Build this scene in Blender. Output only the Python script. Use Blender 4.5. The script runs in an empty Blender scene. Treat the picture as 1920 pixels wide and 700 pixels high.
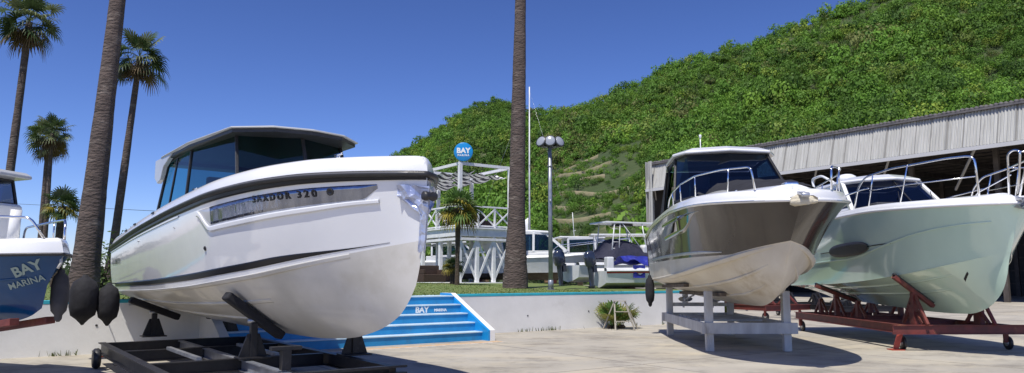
import bpy, math, random
import numpy as np
from mathutils import Vector, Matrix
random.seed(7)
RNG = np.random.default_rng(11)
R = math.radians
C = bpy.context.scene.collection

# ------------------------------------------------------------------ camera, sky, sun, exposure
scn = bpy.context.scene
cam_d = bpy.data.cameras.new('camera')
cam_d.sensor_width = 36.0
cam_d.lens = 36.0*1385/1920
cam_d.clip_start = 0.1
cam_d.clip_end = 6000
cam = bpy.data.objects.new('camera', cam_d)
C.objects.link(cam)
cam.location = (0, 0, 1.6)
cam.rotation_euler = (R(90)+math.atan(170/1385), 0, 0)
scn.camera = cam

SUN_AZ = math.atan2(-0.44, -0.90)      # direction to the sun, clockwise from +Y
SUN_EL = R(63)
world = bpy.data.worlds.new('World')
scn.world = world
world.use_nodes = True
wn = world.node_tree.nodes
bg = wn['Background']
sky = wn.new('ShaderNodeTexSky')
sky.sky_type = 'NISHITA'
sky.sun_disc = False
sky.sun_elevation = SUN_EL
sky.sun_rotation = SUN_AZ
sky.altitude = 0
sky.air_density = 0.85
sky.dust_density = 0.25
sky.ozone_density = 8.0
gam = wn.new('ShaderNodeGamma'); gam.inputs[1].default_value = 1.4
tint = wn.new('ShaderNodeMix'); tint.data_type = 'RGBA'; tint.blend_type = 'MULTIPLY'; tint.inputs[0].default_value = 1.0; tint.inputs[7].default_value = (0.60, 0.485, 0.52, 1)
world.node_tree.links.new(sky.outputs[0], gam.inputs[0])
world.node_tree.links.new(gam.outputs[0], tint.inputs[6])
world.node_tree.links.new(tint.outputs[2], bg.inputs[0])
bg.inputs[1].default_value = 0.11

sun_d = bpy.data.lights.new('sun', 'SUN')
sun_d.energy = 4.0
sun_d.angle = R(0.5)
sun_d.color = (1.0, 0.95, 0.86)
sun = bpy.data.objects.new('sun', sun_d)
C.objects.link(sun)
to_sun = Vector((math.sin(SUN_AZ)*math.cos(SUN_EL), math.cos(SUN_AZ)*math.cos(SUN_EL), math.sin(SUN_EL)))
sun.rotation_euler = to_sun.to_track_quat('Z', 'Y').to_euler()

scn.view_settings.view_transform = 'Standard'
scn.view_settings.look = 'None'
scn.view_settings.gamma = 1
scn.view_settings.exposure = 0.35
scn.view_settings.use_curve_mapping = False
scn.render.engine = 'CYCLES'
scn.cycles.transparent_max_bounces = 16
scn.cycles.max_bounces = 8

# ------------------------------------------------------------------ materials
MATS = {}
def pmat(name, c1, c2=None, scale=3.0, rough=0.5, bump=0.0, bscale=None, metallic=0.0, coat=0.0,
         spec=0.5, detail=4.0, lo=0.35, hi=0.65, rough2=None, stretch=(1, 1, 1), dist=0.02, coords='Object', transl=0.0,
         c3=None, scale3=0.4, lo3=0.5, hi3=0.62):
    if name in MATS: return MATS[name]
    m = bpy.data.materials.new(name); m.use_nodes = True
    nt = m.node_tree; n = nt.nodes; l = nt.links
    b = n['Principled BSDF']
    b.inputs['Base Color'].default_value = (*c1, 1)
    b.inputs['Roughness'].default_value = rough
    b.inputs['Metallic'].default_value = metallic
    b.inputs['Coat Weight'].default_value = coat
    b.inputs['Coat Roughness'].default_value = 0.04
    b.inputs['Specular IOR Level'].default_value = spec
    tc = n.new('ShaderNodeTexCoord'); mp = n.new('ShaderNodeMapping')
    mp.inputs['Scale'].default_value = stretch
    l.new(tc.outputs[coords], mp.inputs['Vector'])
    col_out = None
    if c2 is not None:
        nz = n.new('ShaderNodeTexNoise'); nz.inputs['Scale'].default_value = scale; nz.inputs['Detail'].default_value = detail
        nz.inputs['Roughness'].default_value = 0.6
        l.new(mp.outputs[0], nz.inputs['Vector'])
        rp = n.new('ShaderNodeValToRGB')
        rp.color_ramp.elements[0].position = lo; rp.color_ramp.elements[1].position = hi
        rp.color_ramp.elements[0].color = (*c1, 1); rp.color_ramp.elements[1].color = (*c2, 1)
        l.new(nz.outputs['Fac'], rp.inputs[0])
        col_out = rp.outputs[0]
        if c3 is not None:
            n3 = n.new('ShaderNodeTexNoise'); n3.inputs['Scale'].default_value = scale3; n3.inputs['Detail'].default_value = 6
            n3.inputs['Roughness'].default_value = 0.65
            l.new(mp.outputs[0], n3.inputs['Vector'])
            mr = n.new('ShaderNodeMapRange'); mr.inputs[1].default_value = lo3; mr.inputs[2].default_value = hi3
            l.new(n3.outputs['Fac'], mr.inputs[0])
            mx = n.new('ShaderNodeMix'); mx.data_type = 'RGBA'
            l.new(mr.outputs[0], mx.inputs[0]); l.new(col_out, mx.inputs[6]); mx.inputs[7].default_value = (*c3, 1)
            col_out = mx.outputs[2]
        l.new(col_out, b.inputs['Base Color'])
        if rough2 is not None:
            mr = n.new('ShaderNodeMapRange'); mr.inputs[1].default_value = lo; mr.inputs[2].default_value = hi
            mr.inputs[3].default_value = rough; mr.inputs[4].default_value = rough2
            l.new(nz.outputs['Fac'], mr.inputs[0]); l.new(mr.outputs[0], b.inputs['Roughness'])
    if bump:
        nb = n.new('ShaderNodeTexNoise'); nb.inputs['Scale'].default_value = bscale or scale*4; nb.inputs['Detail'].default_value = 5
        l.new(mp.outputs[0], nb.inputs['Vector'])
        bp = n.new('ShaderNodeBump'); bp.inputs['Strength'].default_value = bump; bp.inputs['Distance'].default_value = dist
        l.new(nb.outputs['Fac'], bp.inputs['Height']); l.new(bp.outputs[0], b.inputs['Normal'])
        if coat: l.new(bp.outputs[0], b.inputs['Coat Normal'])
    if transl:
        tr = n.new('ShaderNodeBsdfTranslucent'); tr.inputs[0].default_value = (*c1, 1)
        if col_out: l.new(col_out, tr.inputs[0])
        ms = n.new('ShaderNodeMixShader'); ms.inputs[0].default_value = transl
        l.new(b.outputs[0], ms.inputs[1]); l.new(tr.outputs[0], ms.inputs[2])
        l.new(ms.outputs[0], n['Material Output'].inputs[0])
    MATS[name] = m
    return m

def glass_mat(name, tint, gloss=0.12, rough=0.01, edge=0.6):
    """tinted pane: sees through with the tint, mirrors more at grazing angles"""
    if name in MATS: return MATS[name]
    m = bpy.data.materials.new(name); m.use_nodes = True
    nt = m.node_tree; n = nt.nodes; l = nt.links
    n.remove(n['Principled BSDF'])
    tr = n.new('ShaderNodeBsdfTransparent'); tr.inputs[0].default_value = (*tint, 1)
    gl = n.new('ShaderNodeBsdfGlossy'); gl.inputs['Roughness'].default_value = rough; gl.inputs[0].default_value = (0.9, 0.95, 1, 1)
    fr = n.new('ShaderNodeFresnel'); fr.inputs[0].default_value = 1.5
    mr = n.new('ShaderNodeMapRange'); mr.inputs[1].default_value = 0.04; mr.inputs[2].default_value = 0.8
    mr.inputs[3].default_value = gloss; mr.inputs[4].default_value = edge
    l.new(fr.outputs[0], mr.inputs[0])
    ms = n.new('ShaderNodeMixShader')
    l.new(mr.outputs[0], ms.inputs[0]); l.new(tr.outputs[0], ms.inputs[1]); l.new(gl.outputs[0], ms.inputs[2])
    l.new(ms.outputs[0], n['Material Output'].inputs[0])
    MATS[name] = m
    return m

def leaf_mat(name, transl=0.3, rough=0.55, spec=0.3):
    """leaf colour comes from a per-leaf colour attribute"""
    if name in MATS: return MATS[name]
    m = bpy.data.materials.new(name); m.use_nodes = True
    nt = m.node_tree; n = nt.nodes; l = nt.links
    b = n['Principled BSDF']; b.inputs['Roughness'].default_value = rough; b.inputs['Specular IOR Level'].default_value = spec
    at = n.new('ShaderNodeAttribute'); at.attribute_name = 'leaf_colour'
    l.new(at.outputs['Color'], b.inputs['Base Color'])
    tr = n.new('ShaderNodeBsdfTranslucent'); l.new(at.outputs['Color'], tr.inputs[0])
    ms = n.new('ShaderNodeMixShader'); ms.inputs[0].default_value = transl
    l.new(b.outputs[0], ms.inputs[1]); l.new(tr.outputs[0], ms.inputs[2]); l.new(ms.outputs[0], n['Material Output'].inputs[0])
    MATS[name] = m
    return m

M_white = pmat('white_gelcoat', (0.80, 0.80, 0.79), (0.74, 0.75, 0.75), 0.7, rough=0.18, coat=0.6, bump=0.03, bscale=0.9, dist=0.05)
M_hullwhite = pmat('glossy_white_hull', (0.78, 0.79, 0.80), (0.72, 0.73, 0.75), 0.5, rough=0.12, coat=1.0, bump=0.09, bscale=0.9, dist=0.08)
M_bottomwhite = pmat('worn_white_bottom', (0.66, 0.64, 0.60), (0.54, 0.52, 0.47), 1.1, rough=0.35, coat=0.3, bump=0.05, bscale=2, detail=8, c3=(0.44, 0.41, 0.34), scale3=0.7, lo3=0.58, hi3=0.80)
M_bottomcream = pmat('cream_bottom_paint', (0.72, 0.66, 0.54), (0.60, 0.53, 0.41), 1.3, rough=0.4, bump=0.06, bscale=3, detail=8, c3=(0.42, 0.33, 0.20), scale3=1.1, lo3=0.58, hi3=0.78)
M_brown = pmat('bronze_brown_gelcoat', (0.050, 0.041, 0.033), (0.038, 0.031, 0.026), 0.8, rough=0.16, coat=0.45, spec=0.4, bump=0.06, bscale=1.1, dist=0.08)
M_green = pmat('pale_green_gelcoat', (0.62, 0.80, 0.66), (0.56, 0.74, 0.61), 0.6, rough=0.13, coat=1.0, bump=0.05, bscale=0.8, dist=0.06)
M_bluehull = pmat('deep_blue_gelcoat', (0.004, 0.062, 0.175), (0.003, 0.042, 0.12), 0.7, rough=0.2, coat=0.25, spec=0.35, bump=0.05, bscale=1.4, dist=0.05)
M_bgwhite = pmat('weathered_white_gelcoat', (0.74, 0.75, 0.75), (0.60, 0.61, 0.60), 1.2, rough=0.3, coat=0.3)
M_red = pmat('red_paint', (0.45, 0.03, 0.03), (0.30, 0.02, 0.02), 2, rough=0.35)
M_black = pmat('black_rubber', (0.018, 0.018, 0.020), (0.030, 0.030, 0.032), 6, rough=0.45, bump=0.15, bscale=30)
M_blackgloss = pmat('gloss_black_stripe', (0.008, 0.009, 0.014), rough=0.3, spec=0.35)
M_fabric = pmat('black_cover_fabric', (0.010, 0.010, 0.013), (0.018, 0.018, 0.023), 4, rough=0.85, bump=0.5, bscale=9, dist=0.03)
M_grayroof = pmat('pale_grey_roof', (0.52, 0.53, 0.53), (0.46, 0.47, 0.48), 2, rough=0.3, coat=0.3)
M_chrome = pmat('polished_steel', (0.78, 0.79, 0.80), rough=0.12, metallic=1.0)
M_foil = pmat('crumpled_plastic_film', (0.62, 0.66, 0.76), (0.36, 0.40, 0.55), 3, rough=0.30, metallic=0.5, bump=0.5, bscale=4, dist=0.08)
M_anod = pmat('dull_aluminium', (0.55, 0.56, 0.58), (0.42, 0.43, 0.45), 5, rough=0.4, metallic=0.8)
M_blacksteel = pmat('black_painted_steel', (0.010, 0.010, 0.013), (0.022, 0.021, 0.023), 5, rough=0.42, spec=0.35, bump=0.1, bscale=18, c3=(0.10, 0.09, 0.09), scale3=2.2, lo3=0.62, hi3=0.8)
M_galv = pmat('galvanised_steel', (0.34, 0.36, 0.40), (0.22, 0.23, 0.26), 4, rough=0.4, metallic=0.5)
M_redsteel = pmat('oxide_red_steel', (0.17, 0.035, 0.028), (0.10, 0.025, 0.022), 4, rough=0.55, bump=0.2, bscale=14, c3=(0.25, 0.10, 0.05), scale3=3, lo3=0.6, hi3=0.75)
M_brightred = pmat('red_primer', (0.42, 0.06, 0.03), (0.30, 0.04, 0.03), 4, rough=0.55)
M_whitewood = pmat('weathered_white_wood', (0.60, 0.60, 0.57), (0.44, 0.43, 0.41), 3, rough=0.8, bump=0.4, bscale=12, stretch=(1, 1, 0.3), c3=(0.20, 0.17, 0.14), scale3=3.5, lo3=0.6, hi3=0.8)
M_whitetimber = pmat('white_painted_timber', (0.80, 0.80, 0.80), (0.66, 0.67, 0.68), 4, rough=0.6, bump=0.1)
M_glass_dark = glass_mat('dark_tinted_glass', (0.20, 0.32, 0.36), 0.05)
M_glass_teal = glass_mat('teal_tinted_glass', (0.28, 0.62, 0.68), 0.05)
M_glass_blue = glass_mat('blue_tinted_glass', (0.10, 0.14, 0.28), 0.06)
M_window_black = pmat('black_window_glass', (0.006, 0.007, 0.009), rough=0.04, coat=1.0, spec=0.8)
M_window_mirror = pmat('mirrored_hull_glass', (0.34, 0.36, 0.42), (0.20, 0.22, 0.28), 2.5, rough=0.06, metallic=0.9, bump=0.25, bscale=3.5, stretch=(1.6, 1.6, 0.3), dist=0.10)
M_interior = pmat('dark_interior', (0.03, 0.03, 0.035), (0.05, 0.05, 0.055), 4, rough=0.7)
M_seat = pmat('grey_upholstery', (0.25, 0.25, 0.26), rough=0.7)
M_trunk = pmat('palm_trunk_bark', (0.115, 0.085, 0.072), (0.062, 0.046, 0.040), 2.0, rough=0.9, bump=1.0, bscale=6, detail=9, stretch=(1.2, 1.2, 3), dist=0.07, c3=(0.24, 0.20, 0.17), scale3=1.5, lo3=0.55, hi3=0.75)
M_trunkdark = pmat('shaggy_dark_trunk', (0.05, 0.035, 0.025), (0.10, 0.075, 0.05), 9, rough=0.95, bump=1.0, bscale=30, dist=0.05)
M_leaf = leaf_mat('palm_leaf', 0.22, 0.5, 0.22)
M_tree = leaf_mat('broad_leaf', 0.28, 0.6, 0.2)
M_concrete = pmat('wall_white_paint', (0.84, 0.84, 0.83), (0.76, 0.76, 0.75), 1.2, rough=0.8, bump=0.15, bscale=20, detail=8, c3=(0.60, 0.59, 0.56), scale3=0.9, lo3=0.6, hi3=0.85)
M_teal = pmat('teal_paint', (0.03, 0.44, 0.56), (0.04, 0.36, 0.46), 5, rough=0.6)
M_stepblue = pmat('blue_step_paint', (0.018, 0.28, 0.60), (0.014, 0.22, 0.50), 3, rough=0.5, bump=0.1, detail=8, c3=(0.05, 0.18, 0.32), scale3=2.5, lo3=0.58, hi3=0.8)
M_steptread = pmat('pale_blue_tread', (0.55, 0.68, 0.76), (0.42, 0.58, 0.70), 3, rough=0.6)
M_lettering = pmat('white_lettering', (0.82, 0.82, 0.82), rough=0.5)
M_signblue = pmat('sign_blue', (0.012, 0.26, 0.62), (0.010, 0.23, 0.56), 3, rough=0.3)
M_navy = pmat('navy_canvas', (0.010, 0.012, 0.030), (0.022, 0.022, 0.045), 5, rough=0.8, bump=0.6, bscale=7, dist=0.05)
M_tarp = pmat('blue_tarpaulin', (0.02, 0.03, 0.30), (0.015, 0.02, 0.20), 5, rough=0.5, bump=1.0, bscale=6, dist=0.08)
M_brownbox = pmat('brown_wicker', (0.07, 0.040, 0.028), (0.045, 0.028, 0.020), 20, rough=0.8, bump=0.5, bscale=50)
M_outboard = pmat('navy_outboard_paint', (0.030, 0.038, 0.060), (0.020, 0.025, 0.045), 3, rough=0.22, coat=0.8)
M_rope = pmat('rope', (0.55, 0.53, 0.48), rough=0.9)
M_darkrope = pmat('dark_rope', (0.05, 0.05, 0.06), rough=0.9)
M_cloth = pmat('pale_cloth', (0.62, 0.57, 0.45), (0.50, 0.45, 0.34), 4, rough=0.9, bump=0.8, bscale=9, dist=0.04)
M_wood = pmat('bare_timber', (0.42, 0.28, 0.14), (0.30, 0.19, 0.09), 5, rough=0.8, stretch=(1, 1, 0.2))

# ------------------------------------------------------------------ helpers
class MB:
    def __init__(s): s.v = []; s.f = []; s.sm = []; s.col = None
    def add(s, v, f, smooth=False):
        o = len(s.v); s.v += [tuple(p) for p in v]
        s.f += [tuple(o+i for i in q) for q in f]; s.sm += [smooth]*len(f)
        return s
    def box(s, x0, x1, y0, y1, z0, z1, M=None, taper=None):
        v = [Vector(p) for p in ((x0,y0,z0),(x1,y0,z0),(x1,y1,z0),(x0,y1,z0),(x0,y0,z1),(x1,y0,z1),(x1,y1,z1),(x0,y1,z1))]
        if taper:
            cx, cy = (x0+x1)/2, (y0+y1)/2
            for i in range(4, 8): v[i].x = cx+(v[i].x-cx)*taper; v[i].y = cy+(v[i].y-cy)*taper
        if M: v = [M @ p for p in v]
        return s.add(v, [(0,3,2,1),(4,5,6,7),(0,1,5,4),(1,2,6,5),(2,3,7,6),(3,0,4,7)])
    def bar(s, a, b, w, h=None, up=(0,0,1)):
        a = Vector(a); b = Vector(b); h = h or w
        d = (b-a); L = d.length; d.normalize(); u = Vector(up)
        if abs(d.dot(u)) > 0.98: u = Vector((0,1,0))
        sd = d.cross(u).normalized(); u = sd.cross(d).normalized()
        v = []
        for p in (a, b):
            for i, j in ((-1,-1),(1,-1),(1,1),(-1,1)): v.append(p+sd*(i*w/2)+u*(j*h/2))
        return s.add(v, [(3,2,1,0),(4,5,6,7),(0,1,5,4),(1,2,6,5),(2,3,7,6),(3,0,4,7)])
    def tube(s, pts, r, n=8, caps=True, closed=False):
        P = [Vector(p) for p in pts]; m = len(P)
        rr = r if hasattr(r, '__len__') else [r]*m
        v = []; prev = None
        for i, p in enumerate(P):
            if closed: t = P[(i+1) % m]-P[i-1]
            else: t = P[min(i+1, m-1)]-P[max(i-1, 0)]
            t.normalize()
            if prev is None:
                a = Vector((0,0,1)) if abs(t.z) < 0.9 else Vector((1,0,0))
                u = t.cross(a).normalized()
            else:
                u = (prev - t*prev.dot(t)).normalized()
            prev = u; w = t.cross(u)
            for k in range(n):
                an = 2*math.pi*k/n
                v.append(p+(u*math.cos(an)+w*math.sin(an))*rr[i])
        f = []
        for i in range(m if closed else m-1):
            j = (i+1) % m
            for k in range(n): f.append((i*n+k, i*n+(k+1) % n, j*n+(k+1) % n, j*n+k))
        if caps and not closed:
            f.append(tuple(range(n))[::-1]); f.append(tuple((m-1)*n+k for k in range(n)))
        return s.add(v, f, True)
    def lathe(s, prof, n=16, c=(0,0,0), axis='z', M=None):
        v = []
        for r_, z in prof:
            for k in range(n):
                a = 2*math.pi*k/n
                p = Vector((r_*math.cos(a), r_*math.sin(a), z))
                if axis == 'x': p = Vector((p.z, p.x, p.y))
                if axis == 'y': p = Vector((p.x, p.z, p.y))
                if M: p = M @ p
                v.append(p+Vector(c))
        f = []
        for i in range(len(prof)-1):
            for k in range(n): f.append((i*n+k, i*n+(k+1) % n, (i+1)*n+(k+1) % n, (i+1)*n+k))
        f.append(tuple(range(n))[::-1]); f.append(tuple((len(prof)-1)*n+k for k in range(n)))
        return s.add(v, f, True)
    def grid(s, rows, smooth=True, close_u=False):
        nu = len(rows[0]); v = [p for r_ in rows for p in r_]; f = []
        for i in range(len(rows)-1):
            for k in range(nu if close_u else nu-1):
                k2 = (k+1) % nu
                f.append((i*nu+k, i*nu+k2, (i+1)*nu+k2, (i+1)*nu+k))
        return s.add(v, f, smooth)
    def prism(s, poly, z0, z1, inset=0.0, ins_z=0.0, M=None):
        """poly: list of (x,y) or (x,y,z offset); closed slab, optional chamfer at the top"""
        n = len(poly); cx = sum(p[0] for p in poly)/n; cy = sum(p[1] for p in poly)/n
        zz = [(p[2] if len(p) > 2 else 0) for p in poly]
        v = [Vector((p[0], p[1], z0+zz[i])) for i, p in enumerate(poly)]
        v += [Vector((p[0], p[1], z1-ins_z+zz[i])) for i, p in enumerate(poly)]
        f = [tuple(range(n))[::-1]]
        for k in range(n): f.append((k, (k+1) % n, n+(k+1) % n, n+k))
        if inset:
            for i, p in enumerate(poly):
                d = Vector((cx-p[0], cy-p[1], 0)); L = d.length or 1
                v.append(Vector((p[0], p[1], z1+zz[i]))+d/L*inset)
            for k in range(n): f.append((n+k, n+(k+1) % n, 2*n+(k+1) % n, 2*n+k))
            f.append(tuple(2*n+k for k in range(n)))
        else: f.append(tuple(n+k for k in range(n)))
        if M: v = [M @ p for p in v]
        return s.add(v, f)
    def build(s, name, mat, parent=None, world=False, bevel=0.0, smooth_angle=None, seg=2):
        vs = s.v
        if world and parent is not None:
            inv = (Matrix.Translation(parent.location) @ parent.rotation_euler.to_matrix().to_4x4()).inverted()
            vs = [tuple(inv @ Vector(p)) for p in vs]
        me = bpy.data.meshes.new(name)
        me.from_pydata([tuple(p) for p in vs], [], s.f)
        me.polygons.foreach_set('use_smooth', s.sm)
        me.validate(); me.update()
        me.materials.append(mat)
        o = bpy.data.objects.new(name, me); C.objects.link(o)
        if parent is not None: o.parent = parent
        if bevel:
            md = o.modifiers.new('bevel', 'BEVEL'); md.width = bevel; md.segments = seg; md.limit_method = 'ANGLE'
            md.angle_limit = R(40)
        return o

def tag(o, label=None, cat=None, group=None, kind=None):
    if label: o['label'] = label
    if cat: o['category'] = cat
    if group: o['group'] = group
    if kind: o['kind'] = kind
    return o
def empty(name, loc, rz=0.0, label=None, cat=None, group=None):
    o = bpy.data.objects.new(name, None); C.objects.link(o)
    o.location = loc; o.rotation_euler = (0, 0, rz); o.empty_display_size = 0.2
    return tag(o, label, cat, group)
def copy_tree(o, parent=None):
    c = o.copy(); C.objects.link(c)
    if parent is not None: c.parent = parent
    for ch in [x for x in o.children]: copy_tree(ch, c)
    return c
def attr_mesh(name, V, F4, col, mat, parent=None):
    """V (n,3), F4 (m,4) quads, col (n,3)"""
    me = bpy.data.meshes.new(name)
    V = np.asarray(V, dtype=np.float32); F4 = np.asarray(F4, dtype=np.int32)
    me.vertices.add(len(V)); me.vertices.foreach_set('co', V.ravel())
    me.loops.add(F4.size); me.loops.foreach_set('vertex_index', F4.ravel())
    me.polygons.add(len(F4)); me.polygons.foreach_set('loop_start', np.arange(0, F4.size, 4, dtype=np.int32))
    me.update(calc_edges=True)
    a = me.color_attributes.new('leaf_colour', 'FLOAT_COLOR', 'POINT')
    c4 = np.ones((len(V), 4), dtype=np.float32); c4[:, :3] = col
    a.data.foreach_set('color', c4.ravel())
    me.materials.append(mat)
    o = bpy.data.objects.new(name, me); C.objects.link(o)
    if parent is not None: o.parent = parent
    return o
def text_geo(string, size, bold=0.0, extrude=0.0, spacing=1.0, res=3):
    cu = bpy.data.curves.new('t', 'FONT'); cu.body = string; cu.size = size; cu.offset = bold; cu.extrude = extrude
    cu.space_character = spacing; cu.align_x = 'CENTER'; cu.align_y = 'CENTER'; cu.resolution_u = res
    o = bpy.data.objects.new('t', cu); C.objects.link(o)
    bpy.context.view_layer.update()
    me = bpy.data.meshes.new_from_object(o)
    v = [Vector(p.co) for p in me.vertices]; f = [tuple(p.vertices) for p in me.polygons]
    bpy.data.objects.remove(o); bpy.data.curves.remove(cu); bpy.data.meshes.remove(me)
    return v, f
def smooth(x): x = min(1, max(0, x)); return x*x*(3-2*x)
def pchip(tab):
    xs = [t[0] for t in tab]; ys = [t[1] for t in tab]; n = len(xs)
    h = [xs[i+1]-xs[i] for i in range(n-1)]; d = [(ys[i+1]-ys[i])/h[i] for i in range(n-1)]
    m = [0]*n
    for i in range(1, n-1):
        if d[i-1]*d[i] > 0:
            w1 = 2*h[i]+h[i-1]; w2 = h[i]+2*h[i-1]; m[i] = (w1+w2)/(w1/d[i-1]+w2/d[i])
    m[0] = d[0]; m[-1] = d[-1]
    def f(x):
        x = min(xs[-1], max(xs[0], x)); i = 0
        while i < n-2 and x > xs[i+1]: i += 1
        t = (x-xs[i])/h[i]; t2 = t*t; t3 = t2*t
        return (2*t3-3*t2+1)*ys[i]+(t3-2*t2+t)*h[i]*m[i]+(-2*t3+3*t2)*ys[i+1]+(t3-t2)*h[i]*m[i+1]
    return f
def noise3(x, y, z=0.0):
    from mathutils import noise
    return noise.noise(Vector((x, y, z)))
# grid of the yard: w runs along the retaining wall, v runs back from it
WX, WY = 0.817, 0.577
def yard(t, d, z=0.0):
    """t metres along the wall, d metres behind its face (negative: in front)"""
    return Vector((-9.5+t*WX-d*WY, 15.3+t*WY+d*WX, z))
YAW = math.atan2(WY, WX)
# ------------------------------------------------------------------ ground, lawn, wall, steps
def ground_material():
    m = pmat('stained_concrete', (0.43, 0.40, 0.345), (0.33, 0.305, 0.26), 0.35, rough=0.85, bump=0.25, bscale=6, detail=9, dist=0.02,
             stretch=(1, 1, 1), c3=(0.24, 0.215, 0.18), scale3=0.28, lo3=0.52, hi3=0.74)
    nt = m.node_tree; n = nt.nodes; l = nt.links
    b = n['Principled BSDF']; src = b.inputs['Base Color'].links[0].from_socket
    tc = n.new('ShaderNodeTexCoord')
    # slab joints as fine dark lines
    mp = n.new('ShaderNodeMapping'); mp.inputs['Rotation'].default_value = (0, 0, -YAW)
    l.new(tc.outputs['Object'], mp.inputs[0])
    sx = n.new('ShaderNodeSeparateXYZ'); l.new(mp.outputs[0], sx.inputs[0])
    outs = []
    for ax, per in ((0, 5.0), (1, 5.0)):
        dv = n.new('ShaderNodeMath'); dv.operation = 'DIVIDE'; dv.inputs[1].default_value = per; l.new(sx.outputs[ax], dv.inputs[0])
        fr = n.new('ShaderNodeMath'); fr.operation = 'FRACT'; l.new(dv.outputs[0], fr.inputs[0])
        lt = n.new('ShaderNodeMath'); lt.operation = 'LESS_THAN'; lt.inputs[1].default_value = 0.008; l.new(fr.outputs[0], lt.inputs[0])
        outs.append(lt.outputs[0])
    mxm = n.new('ShaderNodeMath'); mxm.operation = 'MAXIMUM'; l.new(outs[0], mxm.inputs[0]); l.new(outs[1], mxm.inputs[1])
    ml = n.new('ShaderNodeMath'); ml.operation = 'MULTIPLY'; ml.inputs[1].default_value = 0.75; l.new(mxm.outputs[0], ml.inputs[0])
    # yellowish sandy stains stretched by tyres
    mp2 = n.new('ShaderNodeMapping'); mp2.inputs['Scale'].default_value = (0.55, 0.85, 1); mp2.inputs['Rotation'].default_value = (0, 0, 0.25)
    l.new(tc.outputs['Object'], mp2.inputs[0])
    nz = n.new('ShaderNodeTexNoise'); nz.inputs['Scale'].default_value = 0.9; nz.inputs['Detail'].default_value = 8; nz.inputs['Roughness'].default_value = 0.7
    l.new(mp2.outputs[0], nz.inputs[0])
    mr = n.new('ShaderNodeMapRange'); mr.inputs[1].default_value = 0.48; mr.inputs[2].default_value = 0.66; mr.inputs[4].default_value = 0.7
    l.new(nz.outputs['Fac'], mr.inputs[0])
    m1 = n.new('ShaderNodeMix'); m1.data_type = 'RGBA'; l.new(mr.outputs[0], m1.inputs[0]); l.new(src, m1.inputs[6]); m1.inputs[7].default_value = (0.50, 0.44, 0.33, 1)
    nz2 = n.new('ShaderNodeTexNoise'); nz2.inputs['Scale'].default_value = 1.6; nz2.inputs['Detail'].default_value = 10; nz2.inputs['Roughness'].default_value = 0.75
    mp3 = n.new('ShaderNodeMapping'); mp3.inputs['Scale'].default_value = (0.45, 0.6, 1); mp3.inputs['Location'].default_value = (13, 4, 0)
    l.new(tc.outputs['Object'], mp3.inputs[0]); l.new(mp3.outputs[0], nz2.inputs[0])
    mr2 = n.new('ShaderNodeMapRange'); mr2.inputs[1].default_value = 0.50; mr2.inputs[2].default_value = 0.66; mr2.inputs[4].default_value = 0.78
    l.new(nz2.outputs['Fac'], mr2.inputs[0])
    m1b = n.new('ShaderNodeMix'); m1b.data_type = 'RGBA'; l.new(mr2.outputs[0], m1b.inputs[0]); l.new(m1.outputs[2], m1b.inputs[6]); m1b.inputs[7].default_value = (0.17, 0.155, 0.135, 1)
    m2 = n.new('ShaderNodeMix'); m2.data_type = 'RGBA'; l.new(ml.outputs[0], m2.inputs[0]); l.new(m1b.outputs[2], m2.inputs[6]); m2.inputs[7].default_value = (0.10, 0.09, 0.08, 1)
    l.new(m2.outputs[2], b.inputs['Base Color'])
    return m
g = MB(); g.grid([[(-3000, -200, 0), (3000, -200, 0)], [(-3000, 4000, 0), (3000, 4000, 0)]], False)
tag(g.build('ground', ground_material()), kind='structure')

M_grass = pmat('lawn_grass', (0.10, 0.15, 0.032), (0.145, 0.19, 0.05), 1.2, rough=0.9, bump=0.6, bscale=40, detail=9, c3=(0.16, 0.14, 0.06), scale3=0.7, lo3=0.55, hi3=0.75)
def lawn_z(t, d):
    return 1.1 + 0.22*smooth(d/14.0) + 0.03*noise3(t*0.3, d*0.3)*smooth(d/1.5)
b = MB(); rows = []
for i in range(61):
    d = 0.15 + (i/60.0)**1.6*75
    rows.append([yard(-40+k*1.0, d, lawn_z(-40+k, d)) for k in range(0, 62)])
b.grid(rows)
# far edge and right end of the bank drop to the ground
b.grid([[yard(-40+k, 75.15, lawn_z(-40+k, 75.15)) for k in range(62)], [yard(-40+k, 78, -0.1) for k in range(62)]])
b.grid([[r_[-1] for r_ in rows], [Vector((r_[-1].x+1.2*WX, r_[-1].y+1.2*WY, -0.1)) for r_ in rows]])
tag(b.build('lawn', M_grass), kind='structure')

T_END = 21.2           # wall end along t
S0, S1 = 2.95, 9.62    # stairs between these t
wall = empty('retaining_wall', yard(5, 0), 0, 'long low white concrete retaining wall with a teal painted top edge', 'wall')
b = MB()
for t0, t1 in ((-32, S0), (S1, T_END)):
    b.add([yard(t0, 0, -0.05), yard(t1, 0, -0.05), yard(t1, 0.25, -0.05), yard(t0, 0.25, -0.05),
           yard(t0, 0, 1.05), yard(t1, 0, 1.05), yard(t1, 0.25, 1.05), yard(t0, 0.25, 1.05)],
          [(0,3,2,1),(4,5,6,7),(0,1,5,4),(1,2,6,5),(2,3,7,6),(3,0,4,7)])
b.build('wall_body', M_concrete, wall, world=True)
b = MB()
for t0, t1 in ((-32, S0), (S1, T_END)):
    b.add([yard(t0, -0.006, 1.05), yard(t1+.006, -0.006, 1.05), yard(t1+.006, 0.256, 1.05), yard(t0, 0.256, 1.05),
           yard(t0, -0.006, 1.125), yard(t1+.006, -0.006, 1.125), yard(t1+.006, 0.256, 1.125), yard(t0, 0.256, 1.125)],
          [(0,3,2,1),(4,5,6,7),(0,1,5,4),(1,2,6,5),(2,3,7,6),(3,0,4,7)])
b.build('painted_coping', M_teal, wall, world=True, bevel=0.008)
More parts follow.
